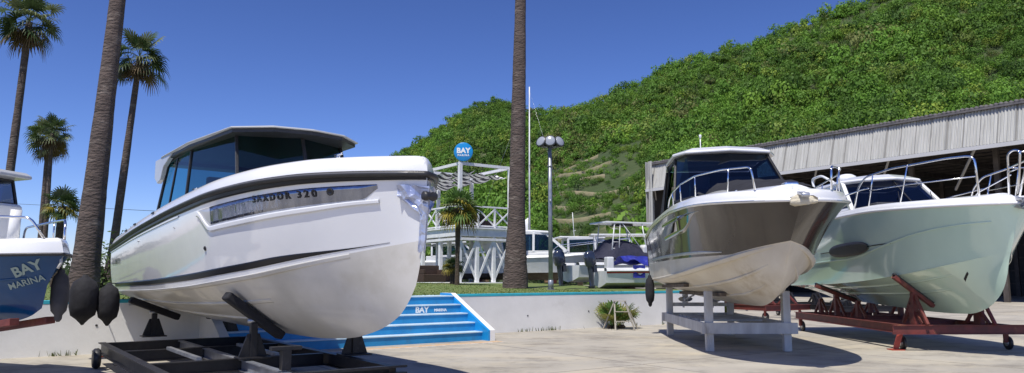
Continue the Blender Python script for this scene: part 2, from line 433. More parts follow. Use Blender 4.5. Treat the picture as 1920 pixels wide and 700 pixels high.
# small weep holes / stains in the wall
b = MB()
for t in (-3.2, -1.1, 0.9, 12.2, 14.6):
    p = yard(t, -0.004, 0.55+0.1*math.sin(t*3))
    b.lathe([(0.025, 0.0), (0.025, 0.006)], 10, p, M=Matrix.Rotation(YAW, 4, 'Z') @ Matrix.Rotation(R(90), 4, 'X'))
b.build('weep_hole', M_black, wall, world=True)

steps = empty('steps', yard((S0+S1)/2, -0.9), 0, 'flight of five blue painted concrete steps with pale tread edges up to the lawn', 'steps')
n_st = 5; rise = 1.1/n_st; run = 0.36
def ybox(b, t0, t1, d0, d1, z0, z1):
    b.add([yard(t0, d0, z0), yard(t1, d0, z0), yard(t1, d1, z0), yard(t0, d1, z0),
           yard(t0, d0, z1), yard(t1, d0, z1), yard(t1, d1, z1), yard(t0, d1, z1)],
          [(0,3,2,1),(4,5,6,7),(0,1,5,4),(1,2,6,5),(2,3,7,6),(3,0,4,7)])
for k in range(n_st):
    b = MB(); d0 = -(n_st-k)*run
    ybox(b, S0+0.2, S1-0.2, d0, d0+run if k < n_st-1 else 0.6, 0 if k == 0 else 0.001+(k-1)*rise*0, (k+1)*rise-0.03)
    b.build('riser', M_stepblue, steps, world=True)
    b = MB(); ybox(b, S0+0.2, S1-0.2, d0-0.022, d0+run-0.005 if k < n_st-1 else 0.6, (k+1)*rise-0.03, (k+1)*rise)
    b.build('tread', M_steptread, steps, world=True, bevel=0.006)
for t0 in (S0, S1-0.2):
    b = MB()
    prof = [(-n_st*run-0.28, -0.02), (0.4, -0.02), (0.4, 1.16), (-0.1, 1.16), (-n_st*run-0.28, 0.26)]
    v = [yard(t0, d, z) for d, z in prof]+[yard(t0+0.2, d, z) for d, z in prof]
    n = len(prof); b.add(v, [tuple(range(n))[::-1], tuple(range(n, 2*n))]+[(k, (k+1) % n, n+(k+1) % n, n+k) for k in range(n)])
    o = b.build('side_wall', M_signblue if t0 > 5 else M_concrete, steps, world=True, bevel=0.01)
    if t0 > 5:   # white outer skin and sloping white top of the right cheek
        b = MB()
        tp = [(0.4, 1.163), (-0.1, 1.163), (-n_st*run-0.283, 0.263), (-n_st*run-0.283, -0.02)]
        v = [yard(t0+0.06, d, z) for d, z in tp]+[yard(t0+0.206, d, z) for d, z in tp]+[yard(t0+0.06, d*0.985, z-0.05) for d, z in tp]+[yard(t0+0.206, d*0.985, z-0.05) for d, z in tp]
        b.add(v, [(0,1,5,4), (1,2,6,5), (2,3,7,6), (8,9,1,0), (9,10,2,1), (10,11,3,2)])
        prof2 = [(d-(0.003 if d < -1 else 0), z+0.0025) for d, z in prof]
        b.add([yard(t0+0.2045, d, z) for d, z in prof2], [tuple(range(n))])
        b.build('white_edge', M_concrete, steps, world=True)
# lettering on the second riser from the top
def yard_text(string, size, t, d, z, parent, name, bold=0.0, mat=M_lettering, M=None, spacing=1.0):
    v, f = text_geo(string, size, bold, 0.004, spacing)
    b = MB(); b.add([yard(t+p.x, d-0.005-p.z, z+p.y) for p in v], f)
    return b.build(name, mat, parent, world=True)
yard_text('BAY', 0.21, 8.25, -2*run, 3.5*rise-0.02, steps, 'lettering', 0.008)
yard_text('MARINA', 0.10, 8.80, -2*run, 3.5*rise-0.035, steps, 'lettering', 0.003)
yard_text('MARINA', 0.10, 4.3, -3*run, 2.5*rise-0.035, steps, 'lettering', 0.003)

# worn paint stripe on the ground at the foot of the steps
b = MB(); rows = []
for i in range(61):
    t = 3.6+i*0.1; w = 0.03*noise3(t*3, 1)
    rows.append([yard(t, -n_st*run-0.75+w, 0.004), yard(t, -n_st*run-0.42+w*0.5, 0.004)])
b.grid(rows, False)
M_worn = pmat('worn_orange_paint', (0.55, 0.34, 0.16), (0.46, 0.40, 0.32), 6, rough=0.8, detail=9, lo=0.45, hi=0.6)
tag(b.build('ground_marking', M_worn), kind='structure')
b = MB(); rows = []
for i in range(61):
    t = 3.6+i*0.1; w = 0.03*noise3(t*3, 1)
    rows.append([yard(t, -n_st*run-0.86+w, 0.005), yard(t, -n_st*run-0.755+w, 0.005)])
b.grid(rows, False)
tag(b.build('ground_marking_edge', pmat('worn_white_paint', (0.66, 0.64, 0.60), (0.42, 0.39, 0.33), 7, rough=0.8, detail=9, lo=0.45, hi=0.6)), kind='structure')

# grass tufts on the visible strip of lawn
N = 26000
tt = RNG.uniform(-9, 17, N); dd = 0.3+RNG.uniform(0, 1, N)**1.4*18
base = np.stack([-9.5+tt*WX-dd*WY, 15.3+tt*WY+dd*WX, np.array([lawn_z(a, c)-0.01 for a, c in zip(tt, dd)])], 1)
ang = RNG.uniform(0, 2*np.pi, N); hgt = RNG.uniform(0.015, 0.042, N); wd = RNG.uniform(0.012, 0.03, N)
dx = np.stack([np.cos(ang), np.sin(ang), np.zeros(N)], 1)*wd[:, None]
lean = np.stack([RNG.normal(0, .02, N), RNG.normal(0, .02, N), hgt], 1)
V = np.stack([base-dx, base+dx, base+lean+dx*.2, base+lean-dx*.2], 1).reshape(-1, 3)
F = np.arange(4*N).reshape(-1, 4)
cc = np.array([0.11, 0.16, 0.035])[None]*RNG.uniform(0.7, 1.4, (N, 1))
dry = RNG.uniform(0, 1, N) < 0.25; cc[dry] = np.array([0.28, 0.26, 0.11])
tag(attr_mesh('grass', V, F, np.repeat(cc, 4, 0), M_tree), kind='stuff')

# ------------------------------------------------------------------ the wooded hill
ridge_px = pchip([(-400, 516), (300, 505), (500, 420), (640, 350), (735, 298), (770, 278), (800, 258), (860, 216), (905, 192), (950, 191), (985, 203), (1020, 212),
                  (1100, 200), (1170, 170), (1240, 137), (1320, 104), (1400, 84), (1500, 44), (1590, 12), (1700, -32), (1920, -110), (2400, -260), (3000, -300)])
ridge_D = pchip([(-400, 520), (600, 500), (900, 470), (1000, 460), (1060, 380), (1200, 350), (1500, 320), (1920, 300), (3000, 300)])
foot_D = pchip([(-400, 430), (500, 330), (700, 260), (900, 190), (1100, 150), (1500, 135), (3000, 130)])
def hill_pt(px, q):
    """px: bearing as a photo column; q: 0 foot .. 1 ridge .. 2 behind"""
    a = (px-960)/1385.0
    Dr = ridge_D(px); Df = foot_D(px)
    zr = max(2.0, 1.6+(520-ridge_px(px))/1385.0*Dr)
    if q <= 1:
        D = Df+(Dr-Df)*q
        prof = 0.06*q+0.94*(q**1.12)*(1-0.10*math.sin(math.pi*q))
        z = zr*prof
        X = a*D
        bump = noise3(X/55.0, D/70.0)*9+noise3(X/22.0, D/28.0, 5)*3.2
        z += bump*math.sin(math.pi*min(1, q))*min(1, zr/60)
    else:
        D = Dr+(q-1)*160; z = zr*(1-(q-1)**2*0.9)-(q-1)*6; X = a*D
    return X, D, z
rows = []
cols = np.linspace(-300, 2900, 200)
for q in np.linspace(0, 2, 90): rows.append([hill_pt(c, q) for c in cols])
b = MB(); b.grid(rows)
M_hill = pmat('hill_undergrowth', (0.036, 0.062, 0.016), (0.060, 0.080, 0.030), 0.05, rough=1.0, bump=1.0, bscale=0.6, dist=0.8, detail=9, c3=(0.16, 0.15, 0.08), scale3=0.06, lo3=0.58, hi3=0.70)
tag(b.build('hill', M_hill), kind='structure')

b = MB()
for j in range(2, 9):
    q = (j+.14)/14; rows = []
    x0 = 1035+noise3(j*2.1, 3)*30; x1 = 1150+noise3(j*1.7, 8)*55
    for i in range(40):
        px = x0+(x1-x0)*i/39; w = .0045+.003*noise3(i*.5, j)
        X, Y, Z = hill_pt(px, q+.004*noise3(i*.2, j)); X2, Y2, Z2 = hill_pt(px, q+w)
        rows.append([(X, Y, Z-.5), (X, Y-.3, Z+.9), (X2, Y2, Z2+.95), (X2, Y2+.5, Z2-.5)])
    b.grid(rows)
tag(b.build('hill_terrace', pmat('bare_terrace_earth', (.26, .22, .14), (.16, .16, .08), .4, rough=1, detail=8)), kind='structure')
def crown_unit(nl, seed):
    r_ = np.random.default_rng(seed)
    # uneven dome of several sub-lobes
    lobes = np.concatenate([[[0, 0, 0.25]], np.stack([r_.uniform(-.55, .55, 6), r_.uniform(-.55, .55, 6), r_.uniform(-.1, .55, 6)], 1)])
    rad = np.concatenate([[.62], r_.uniform(.28, .42, 6)])
    li = r_.integers(0, 7, nl)
    d = r_.normal(0, 1, (nl, 3)); d[:, 2] = np.abs(d[:, 2])*0.9-0.25; d /= np.linalg.norm(d, axis=1, keepdims=True)
    c = lobes[li]+d*rad[li][:, None]*r_.uniform(.8, 1.08, (nl, 1))
    nrm = d+r_.normal(0, .20, (nl, 3)); nrm /= np.linalg.norm(nrm, axis=1, keepdims=True)
    a = np.cross(nrm, r_.normal(0, 1, (nl, 3))); a /= np.linalg.norm(a, axis=1, keepdims=True)
    b_ = np.cross(nrm, a)
    s = r_.uniform(.62, 1.25, (nl, 1))*1.25/math.sqrt(nl)
    return np.stack([c-a*s, c-b_*s*.7, c+a*s, c+b_*s*.7], 1)
units_hi = [crown_unit(400, 100+i) for i in range(7)]
units_lo = [crown_unit(190, 200+i) for i in range(7)]
Vs, Cs = [], []
pal = np.array([[.050, .095, .018], [.065, .125, .020], [.040, .075, .018], [.085, .140, .022], [.095, .120, .030], [.028, .055, .016], [.100, .095, .045], [.085, .078, .038], [.055, .11, .02], [.13, .16, .03]])
pw = np.array([.22, .22, .14, .12, .07, .08, .01, .005, .10, .035]); pw /= pw.sum()
nc = 0
tries = 0
while nc < 9500 and tries < 90000:
    tries += 1
    px = RNG.uniform(680, 2020); q = RNG.uniform(0.0, 1.03)
    D0 = foot_D(px)+(ridge_D(px)-foot_D(px))*min(q, 1)
    if RNG.uniform() > (D0/460.0)**1.5: continue
    X, Y, Z = hill_pt(px, q)
    # old terraces: scrub and bare strips at the foot of the left slope
    ter = 1020 < px < 1215 and 0.05 < q < 0.62
    if ter and (q*14) % 1 < .30 and RNG.uniform() < .85: continue
    if ter:
        tn = noise3(X/14.0, Y/40.0, 9)+0.25*math.sin(Z*0.9)
        if tn > 0.15 and RNG.uniform() < 0.35: continue
    r0 = (2.2+4.0*RNG.uniform(0, 1)**1.7)*(1.22-.62*min(1, q))*(0.42 if ter else 1.0)*(1.0 if RNG.uniform() > 0.12 else 1.5)
    u = (units_hi if D0 < 240 else units_lo)[RNG.integers(0, 7)]
    a = RNG.uniform(0, 2*np.pi); ca, sa = math.cos(a), math.sin(a)
    P = u.reshape(-1, 3)
    hz = RNG.uniform(.85, 1.45)
    Q = np.stack([(P[:, 0]*ca-P[:, 1]*sa)*r0+X, (P[:, 0]*sa+P[:, 1]*ca)*r0+Y, P[:, 2]*r0*hz+Z+r0*0.25], 1)
    zone = noise3(X/40.0, Y/45.0, 3)
    k = RNG.choice(10, p=pw)
    if zone > 0.30 and RNG.uniform() < .30: k = 7 if RNG.uniform() < .15 else 6
    if zone < -0.2 and RNG.uniform() < .5: k = 3 if RNG.uniform() < .6 else 1
    col = (pal[k]*.78+np.array([.066, .108, .024])*.22)*np.array([1.85, 2.0, 1.5])*RNG.uniform(.78, 1.22)*(1+.35*noise3(X/30.0, Y/33.0, 8))
    fc = np.repeat(RNG.uniform(.9, 1.12, (len(u), 1)), 4, 0)*col[None]
    Vs.append(Q); Cs.append(fc); nc += 1
V = np.concatenate(Vs); Cc = np.concatenate(Cs)
tag(attr_mesh('hill_woodland', V, np.arange(len(V)).reshape(-1, 4), Cc, M_tree), 'dense green woodland covering the hillside', kind='stuff')
# ------------------------------------------------------------------ boat building kit
class Hull:
    """local frame: x forward (stern 0, bow L), y to port, z up"""
    def __init__(s, L, ys, zs, yc, zc, zk, xe, pf=1.0, bulge=0.0, kb=0.12):
        s.L = L; s.ys = pchip(ys); s.zs = pchip(zs); s.yc = pchip(yc); s.zc = pchip(zc); s.zk = pchip(zk)
        s.xe = xe; s.pf = pf; s.bulge = bulge; s.kb = kb
    def pt(s, u, v, side):
        xk, xc, xs = s.xe
        if v <= 1: xe = xk+(xc-xk)*v
        else: xe = xc+(xs-xc)*(v-1)
        w = max(0, (u-.5)/.5)**2
        x = s.L*u-(s.L-xe)*w
        ys, zs, yc, zc, zk = s.ys(u), s.zs(u), s.yc(u), s.zc(u), s.zk(u)
        if v <= 1:
            y = yc*v; z = zk+(zc-zk)*(v+s.kb*math.sin(math.pi*v)*(-1))
        else:
            q = v-1; y = yc+(ys-yc)*(q**s.pf)+s.bulge*math.sin(math.pi*q)*min(1, (1-u)*6); z = zc+(zs-zc)*q
        return Vector((x, y*side, z))
    def nrm(s, u, v, side):
        e = 0.004
        a = s.pt(min(1, u+e), v, side)-s.pt(max(0, u-e), v, side)
        b = s.pt(u, min(2, v+e), side)-s.pt(u, max(0, v-e), side)
        n = a.cross(b)
        if n.length < 1e-9: return Vector((1, 0, 0))
        n.normalize()
        return n if n.y*side > 0 or (abs(n.y) < 1e-3 and n.x > 0) else -n
    def us(s, n=56): return [1-(1-i/n)**1.6 for i in range(n+1)]
    def patch(s, name, mat, parent, v0, v1, nv=10, transom=False, off=0.0):
        b = MB()
        f0 = v0 if callable(v0) else (lambda u: v0)
        f1 = v1 if callable(v1) else (lambda u: v1)
        for side in (-1, 1):
            rows = []
            for u in s.us():
                rows.append([s.pt(u, f0(u)+(f1(u)-f0(u))*j/nv, side) for j in range(nv+1)])
            if side == 1: rows = [r_[::-1] for r_ in rows]
            b.grid(rows)
        if transom:
            va, vb = f0(0), f1(0)
            L_ = [s.pt(0, va+(vb-va)*j/nv, -1) for j in range(nv+1)]
            R_ = [s.pt(0, va+(vb-va)*j/nv, 1) for j in range(nv+1)]
            b.grid([L_, R_], False)
        return b.build(name, mat, parent)
    def strip(s, name, mat, parent, u0, u1, va, vb, off=0.006, sides=(-1, 1), n=60, nv=4, inner=0.0):
        for side in sides:
            b = MB()
            rows = []
            for i in range(n+1):
                u = u0+(u1-u0)*i/n; a, c = va(u), vb(u)
                r_ = [s.pt(u, a, side)-s.nrm(u, a, side)*0.004]
                for j in range(nv+1):
                    v = a+(c-a)*j/nv; r_.append(s.pt(u, v, side)+s.nrm(u, v, side)*(off if name != 'spray_strake' else .001+off*smooth((u1-u)/.16)))
                r_.append(s.pt(u, c, side)-s.nrm(u, c, side)*0.004)
                rows.append(r_ if side < 0 else r_[::-1])
            b.grid(rows, True)
            o = b.build(name, mat, parent)
        return o
    def vz(s, u, z):
        """v at height z on the topsides (or bottom)"""
        zs, zc, zk = s.zs(u), s.zc(u), s.zk(u)
        if z >= zc: return 1+min(1, (z-zc)/(zs-zc))
        return max(0, (z-zk)/(zc-zk))
    def edge(s, u, side, din=0.0, dz=0.0):
        p = s.pt(u, 2, side); y = abs(p.y)-din
        x = p.x
        if din > 0: x = min(x, s.L-din*1.1)
        return Vector((x, max(0, y)*side, p.z+dz))
    def rail(s, name, mat, parent, r=0.03, dz=0.0, dout=0.01, n=60, squash=1.0, u0=0.0):
        """one band running round both sides and the bow"""
        us = [u0+(1-u0)*u for u in s.us(n)]
        path = [s.edge(u, -1, -dout, dz) for u in us]+[s.edge(u, 1, -dout, dz) for u in reversed(us[:-1])]
        b = MB(); b.tube(path, r, 8)
        b.v = [(p[0], p[1], p[2]) for p in b.v]
        return b.build(name, mat, parent)
    def gunwale(s, name, mat, parent, prof, u0=0.0, n=60):
        """prof: list of (inset, height) from the sheer inwards"""
        b = MB()
        for side in (-1, 1):
            rows = []
            for u in [u0+(1-u0)*q for q in s.us(n)]:
                rows.append([s.edge(u, side, d, h) for d, h in prof])
            if side == 1: rows = [r_[::-1] for r_ in rows]
            b.grid(rows)
        return b.build(name, mat, parent)
    def deck(s, name, mat, parent, din, dz, camber=0.05, u0=0.0, u1=1.0, n=50, drop=None):
        b = MB(); rows = []
        for i in range(n+1):
            q = s.us(n)[i]; u = u0+(u1-u0)*q
            a = s.edge(u, -1, din, dz); c = s.edge(u, 1, din, dz); r_ = []
            for k in range(9):
                t = k/8.0; p = a.lerp(c, t); p.z += camber*(1-(2*t-1)**2); r_.append(p)
            rows.append(r_)
        b.grid(rows)
        return b.build(name, mat, parent)
    def text(s, name, mat, parent, string, size, x, z, side=-1, bold=0.0, spacing=1.0, slope=0.0, off=0.012, shear=0.0, squash=1.0):
        v, f = text_geo(string, size, bold, 0, spacing)
        b = MB(); out = []
        for p in v:
            px = (p.x+shear*p.y)*(-side); zz = z+p.y*squash+slope*px
            u = 0.5
            lo, hi = 0.0, 1.0
            for _ in range(22):
                mid = (lo+hi)/2
                if s.pt(mid, s.vz(mid, zz), side).x < x+px: lo = mid
                else: hi = mid
            u = (lo+hi)/2; vv = s.vz(u, zz)
            out.append(s.pt(u, vv, side)+s.nrm(u, vv, side)*off)
        b.add(out, f)
        return b.build(name, mat, parent)

def lerp(a, b, t): return Vector(a)*(1-t)+Vector(b)*t
def pane(a, b, c, d, name, mat, parent, inset=0.03, out=0.004, n=1):
    """glass pane in the quad a b c d (bottom-left, bottom-right, top-right, top-left), as a thin slab"""
    a, b_, c, d = map(Vector, (a, b, c, d)); cen = (a+b_+c+d)/4
    P = []
    for p in (a, b_, c, d):
        q = cen-p; P.append(p+q.normalized()*inset)
    m = MB(); m.add(P, [(0, 1, 2, 3)])
    return m.build(name, mat, parent)
def cabin_glass(parent, base, top, mats, frame_mat, r=0.03, closed=False, names='window', frame_name='window_frame', hbar=True, skip=(), posts=None):
    n = len(base)
    fb = MB()
    for i in range(n if closed else n-1):
        j = (i+1) % n
        if i not in skip: pane(base[i], base[j], top[j], top[i], names, mats[i] if isinstance(mats, list) else mats, parent, 0.0)
        if hbar:
            fb.bar(base[i], base[j], r*1.6, r*1.6); fb.bar(top[i], top[j], r*1.8, r*2.6)
    for i in (range(n) if posts is None else posts): fb.bar(base[i], top[i], r*2, r*2)
    return fb.build(frame_name, frame_mat, parent, bevel=0.006)
def shift_new(root, before, off):
    for ch in root.children:
        if ch.name not in before and ch.type == 'MESH': ch.data.transform(Matrix.Translation(off))
def kids(root): return set(ch.name for ch in root.children)
def tube_obj(name, mat, parent, pts, r, n=8, closed=False):
    b = MB(); b.tube(pts, r, n, closed=closed); return b.build(name, mat, parent)
def rounded(pts, rad=0.12, n=4):
    """round the inner corners of a polyline"""
    P = [Vector(p) for p in pts]; out = [P[0]]
    for i in range(1, len(P)-1):
        a = P[i-1]-P[i]; c = P[i+1]-P[i]; ra = min(rad, a.length*.45, c.length*.45)
        p0 = P[i]+a.normalized()*ra; p1 = P[i]+c.normalized()*ra
        for k in range(n+1):
            t = k/n; out.append(p0*(1-t)**2+P[i]*2*t*(1-t)+p1*t*t)
    out.append(P[-1]); return out
def boat_root(name, bow, L, phi, label, group=None, cat='boat'):
    """bow: (X,Y) of the stem head; phi: heading, 0 = towards the camera (-Y), positive = bow to the right"""
    u = Vector((math.sin(phi), -math.cos(phi)))
    loc = (bow[0]-L*u.x, bow[1]-L*u.y, 0)
    return empty(name, loc, math.atan2(u.y, u.x), label, cat, group)
def propeller(parent, x, y, z, rad=0.2, mat=None, blades=4):
    b = MB(); b.lathe([(0.02, -0.14), (0.06, -0.08), (0.065, 0.08), (0.03, 0.12)], 12, (x, y, z), 'x')
    for k in range(blades):
        a = 2*math.pi*k/blades
        rows = []
        for i in range(6):
            rr = 0.05+(rad-0.05)*i/5; w = 0.085*math.sin(math.pi*(0.2+0.75*i/5))+0.01; row = []
            for j in range(4):
                t = (j/3-.5)*2; an = a+t*w/rr*0.8
                row.append((x+t*0.045, y+rr*math.cos(an), z+rr*math.sin(an)))
            rows.append(row)
        b.grid(rows)
        b.grid([[(p[0]+.008, p[1], p[2]) for p in r_][::-1] for r_ in rows])
    return b.build('propeller', mat or M_anod, parent)
def outboard(parent, x, y, ztr, sc=1.0, mat=None, tilt=0.0):
    """outboard engine hung on the transom at x (facing aft), ztr = transom top"""
    M = Matrix.Translation((x, y, ztr)) @ Matrix.Rotation(tilt, 4, 'Y') @ Matrix.Scale(sc, 4)
    eng = empty('outboard_engine', (0, 0, 0)); eng.parent = parent
    b = MB()
    prof = [(0.20, 0.02, -.30, .14), (0.30, 0.10, -.34, .17), (0.52, 0.10, -.38, .18), (0.70, 0.06, -.36, .17), (0.80, 0.0, -.28, .13), (0.83, -.04, -.2, .07)]
    rows = []
    for z, xf, xa, hw in prof:
        r_ = []
        for k in range(16):
            a = 2*math.pi*k/16; ca, sa = math.cos(a), math.sin(a)
            cx = (xf+xa)/2; hx = (xf-xa)/2
            r_.append(M @ Vector((cx+hx*math.copysign(abs(ca)**.6, ca), hw*math.copysign(abs(sa)**.6, sa), z)))
        rows.append(r_)
    b.grid(rows, True, True); b.add(rows[-1], [tuple(range(16))], True); b.add(rows[0], [tuple(range(16))[::-1]], True)
    b.build('engine_cowl', mat or M_outboard, eng)
    b = MB()
    rows = []
    for z, xf, xa, hw in [(0.24, .0, -.28, .11), (-.2, -.02, -.24, .075), (-.55, -.04, -.22, .05), (-.62, 0.0, -.3, .05), (-.8, -.05, -.2, .03)]:
        r_ = []
        for k in range(12):
            a = 2*math.pi*k/12; cx = (xf+xa)/2; hx = (xf-xa)/2
            r_.append(M @ Vector((cx+hx*math.cos(a), hw*math.sin(a), z)))
        rows.append(r_)
    b.grid(rows[::-1], True, True)
    b.build('engine_leg', mat or M_outboard, eng)
    b = MB(); b.box(-.38, .0, -.13, .13, -.60, -.58, M); b.box(-.04, .10, -.12, .12, -.05, .26, M)
    b.lathe([(0.02, -.42), (.07, -.32), (.075, -.05), (.02, .1)], 12, (0, 0, 0), 'x', Matrix.Translation((x-.02*sc, y, ztr-.72*sc)) @ Matrix.Rotation(tilt, 4, 'Y') @ Matrix.Scale(sc, 4))
    b.add([M @ Vector(p) for p in ((-.05, 0, -.78), (-.22, 0, -.78), (-.2, 0, -1.0), (-.1, 0, -1.0))], [(0, 1, 2, 3)])
    b.build('engine_gearcase', mat or M_outboard, eng)
    return eng
def fender(name, loc, r, h, label, rope_to=None, mat=None, group=None, point=True):
    t = empty(name, loc, 0, label, 'fender', group)
    b = MB(); prof = [(0.02, -h/2-0.06), (0.05, -h/2-0.02)] if point else [(0.03, -h/2)]
    prof += [(r*.45, -h/2+.04*h/.7), (r*.85, -h/2+.15*h), (r, -h*.15), (r*1.0, h*.2), (r*.8, h*.4), (r*.4, h*.48), (0.05, h*.52), (0.04, h*.56)]
    b.lathe(prof, 18); b.build('fender_cover', mat or M_fabric, t)
    if rope_to is not None:
        e = Vector(rope_to)-Vector(loc)
        b = MB(); b.tube([(0, 0, h*.55), (e.x*.5, e.y*.5, (h*.55+e.z)/2), tuple(e)], 0.012, 6); b.build('fender_rope', M_darkrope, t)
    return t
# ------------------------------------------------------------------ BOAT 1: big white cruiser on black trailer
PH1 = R(40); BOW1 = (-1.04, 9.0)
def build_boat1():
    L = 10.0
    H = Hull(L,
        ys=[(0, 1.38), (.3, 1.48), (.6, 1.47), (.75, 1.33), (.85, 1.05), (.92, .63), (.96, .37), (.985, .18), (1, 0)],
        zs=[(0, 2.24), (.25, 2.50), (.5, 2.73), (.75, 2.87), (.9, 2.90), (1, 2.87)],
        yc=[(0, 1.30), (.3, 1.36), (.6, 1.27), (.75, 1.03), (.85, .74), (.92, .38), (.97, .13), (1, 0)],
        zc=[(0, 1.33), (.3, 1.38), (.5, 1.46), (.7, 1.62), (.85, 1.82), (.95, 1.98), (1, 2.05)],
        zk=[(0, .86), (.4, .74), (.7, .70), (.82, .76), (.90, .90), (.96, 1.12), (.985, 1.32), (1, 1.50)],
        xe=(9.78, 9.93, 10.0), pf=1.08, bulge=0.035, kb=0.10)
    r = boat_root('cabin_cruiser', BOW1, L, PH1, 'big glossy white cabin cruiser with a blunt black-banded bow, parked on the black trailer')
    chz = lambda u: 1.0
    H.patch('hull', M_hullwhite, r, 1.0, 2.0, 14, transom=True)
    H.patch('hull_bottom', M_bottomwhite, r, 0.0, 1.0, 12, transom=True)
    # bottom chine flat and strakes
    for va, ua, ub in ((0.36, .04, .66), (0.66, .02, .72)):
        H.strip('spray_strake', M_bottomwhite, r, ua, ub, lambda u, va=va: va, lambda u, va=va: va+.05, off=0.018)
    H.strip('spray_strake', M_bottomwhite, r, 0.0, .90, lambda u: .955, lambda u: 1.0, off=0.016)
    # black stripe, tapering to a point at the bow
    H.strip('hull_stripe', M_blackgloss, r, 0.03, .955, lambda u: 1.075-.03*u, lambda u: 1.075-.03*u+.080*(1-smooth((u-.76)/.195)*.97), off=0.005, n=90)
    # recessed mirrored hull window with its white lower lip
    w0 = pchip([(.50, 1.60), (.56, 1.52), (.62, 1.515), (.92, 1.56)])
    H.strip('hull_window', M_window_mirror, r, .640, .950, lambda u: 1.62+.18*smooth((u-.925)/.03), lambda u: 1.845, off=0.004, n=60)
    H.strip('window_lip', M_hullwhite, r, .590, .950, lambda u: 1.560+.03*smooth((u-.85)/.08)+.22*(1-smooth((u-.590)/.05)), lambda u: 1.622+.02*smooth((u-.85)/.08)+.225*(1-smooth((u-.590)/.05)), off=0.024, n=70)
    H.strip('window_panel', pmat('pale_recess_panel', (.42, .43, .45), rough=.2, coat=.6), r, .593, .644, lambda u: 1.62+.22*(1-smooth((u-.593)/.045)), lambda u: 1.845, off=0.003, n=20)
    # black rubbing strake round the bow
    H.strip('rubbing_strake', M_blackgloss, r, 0.0, .9995, lambda u: 1.90, lambda u: 2.0, off=0.020, n=110)
    H.rail('rubbing_band', M_black, r, r=0.042, dz=-.015, dout=0.018)
    H.rail('rubbing_inlay', pmat('grey_inlay', (.12, .12, .13), rough=.3), r, r=0.012, dz=-.005, dout=0.056)
    # bulwark and decks
    H.gunwale('bulwark', M_white, r, [(0.0, 0.025), (0.015, 0.09), (0.045, 0.155), (0.08, 0.20), (0.13, 0.225), (0.24, 0.232), (0.30, 0.22), (0.32, 0.02)])
    H.deck('deck', M_white, r, 0.31, 0.04, 0.03)
    H.strip('bulwark_moulding', M_white, r, 0, .5, lambda u: 1.86, lambda u: 1.885, off=.012)
    # lettering
    H.text('hull_lettering', M_blackgloss, r, 'SAXDOR 320', 0.135, 8.20, 2.655, bold=0.004, spacing=1.55, slope=.016, squash=.95, off=.014)
    H.text('stern_lettering', M_blackgloss, r, 'SL 320GTO', 0.16, 0.62, 1.92, bold=0.004, off=.012, shear=0.2)
    # porthole and vents on the topsides
    def fitting(x, z, rr, name, mat):
        u = x/L; v = H.vz(u, z); p = H.pt(u, v, -1); n_ = H.nrm(u, v, -1)
        b = MB(); b.lathe([(rr, -.01), (rr, .012), (rr*.7, .02), (rr*.5, .006)], 14, M=Matrix.Translation(p) @ n_.to_track_quat('Z', 'Y').to_matrix().to_4x4())
        b.build(name, mat, r)
    fitting(6.1, 2.03, .035, 'drain_fitting', M_black); fitting(8.93, 2.68, .05, 'porthole', M_black)
    fitting(2.6, 2.26, .014, 'drain_fitting', M_anod); fitting(4.8, 2.40, .012, 'drain_fitting', M_anod)
    for x in (1.3, 2.1, 3.4):
        p = H.edge(x/L, -1, 0.03, 0.14)
        b = MB(); b.bar(p+Vector((-.07, -.012, 0)), p+Vector((.07, -.012, .01)), .02, .03); b.build('deck_vent', M_black, r, bevel=.004)
    # cabin
    xb = [(2.3, -1.12), (4.15, -1.14), (6.25, -.98), (6.75, 0), (6.25, .98), (4.15, 1.14), (2.3, 1.12)]
    xt = [(2.75, -1.06), (4.10, -1.05), (5.85, -.90), (6.30, 0), (5.85, .90), (4.10, 1.05), (2.75, 1.06)]
    base = [Vector((x, y, 2.72)) for x, y in xb]
    top = [Vector((x, y, z)) for (x, y), z in zip(xt, (3.76, 3.86, 3.87, 3.88, 3.87, 3.86, 3.76))]
    cabin_glass(r, base, top, [M_glass_teal, M_glass_dark, M_glass_dark, M_glass_dark, M_glass_dark, M_glass_teal, M_glass_teal], M_black, r=.024, closed=True, frame_name='cabin_frame')
    b = MB()
    for t in (.42, ):
        for k in (0, 5): b.bar(lerp(base[k], base[k+1], t), lerp(top[k], top[k+1], t), .03, .03)
    b.build('cabin_mullion', M_black, r)
    b = MB(); b.prism([(p[0]*.995+.01, p[1]*1.03) for p in xb], 2.45, 2.70); b.build('cabin_coaming', M_white, r, bevel=.02)
    # roof: thin slab with a raised centre and a lowered tail
    outer = [(2.25, -1.12), (2.7, -1.19), (4.3, -1.20), (6.15, -1.10), (6.62, -.6), (6.75, 0), (6.62, .6), (6.15, 1.10), (4.3, 1.20), (2.7, 1.19), (2.25, 1.12)]
    dz = lambda x: -.10*smooth((3.2-x)/1.0)
    rp = [(x, y, dz(x)) for x, y in outer]
    b = MB(); b.prism(rp, 3.90, 3.955, .16, .035); b.build('roof', M_grayroof, r, bevel=.01)
    b = MB(); b.prism([(x*.985+.05, y*.965, z) for x, y, z in rp], 3.84, 3.898); b.build('roof_liner', M_black, r)
    inn = [(2.9, -.95), (4.3, -1.0), (5.85, -.92), (6.3, 0), (5.85, .92), (4.3, 1.0), (2.9, .95)]
    b = MB(); b.prism([(x, y, dz(x)) for x, y in inn], 3.95, 3.985, .05, .02); b.build('roof_hatch', M_grayroof, r, bevel=.01)
    b = MB()
    for x in np.arange(3.6, 5.4, .42):
        for y in (-.56, 0, .56): b.box(x, x+.34, y-.22, y+.22, 3.984, 3.995)
    b.build('solar_panel', pmat('solar_cells', (.02, .022, .035), rough=.15), r)
    b = MB(); b.lathe([(.05, 0), (.05, .05), (.03, .09)], 12, (3.1, -.6, 3.90)); b.build('nav_light', M_white, r)
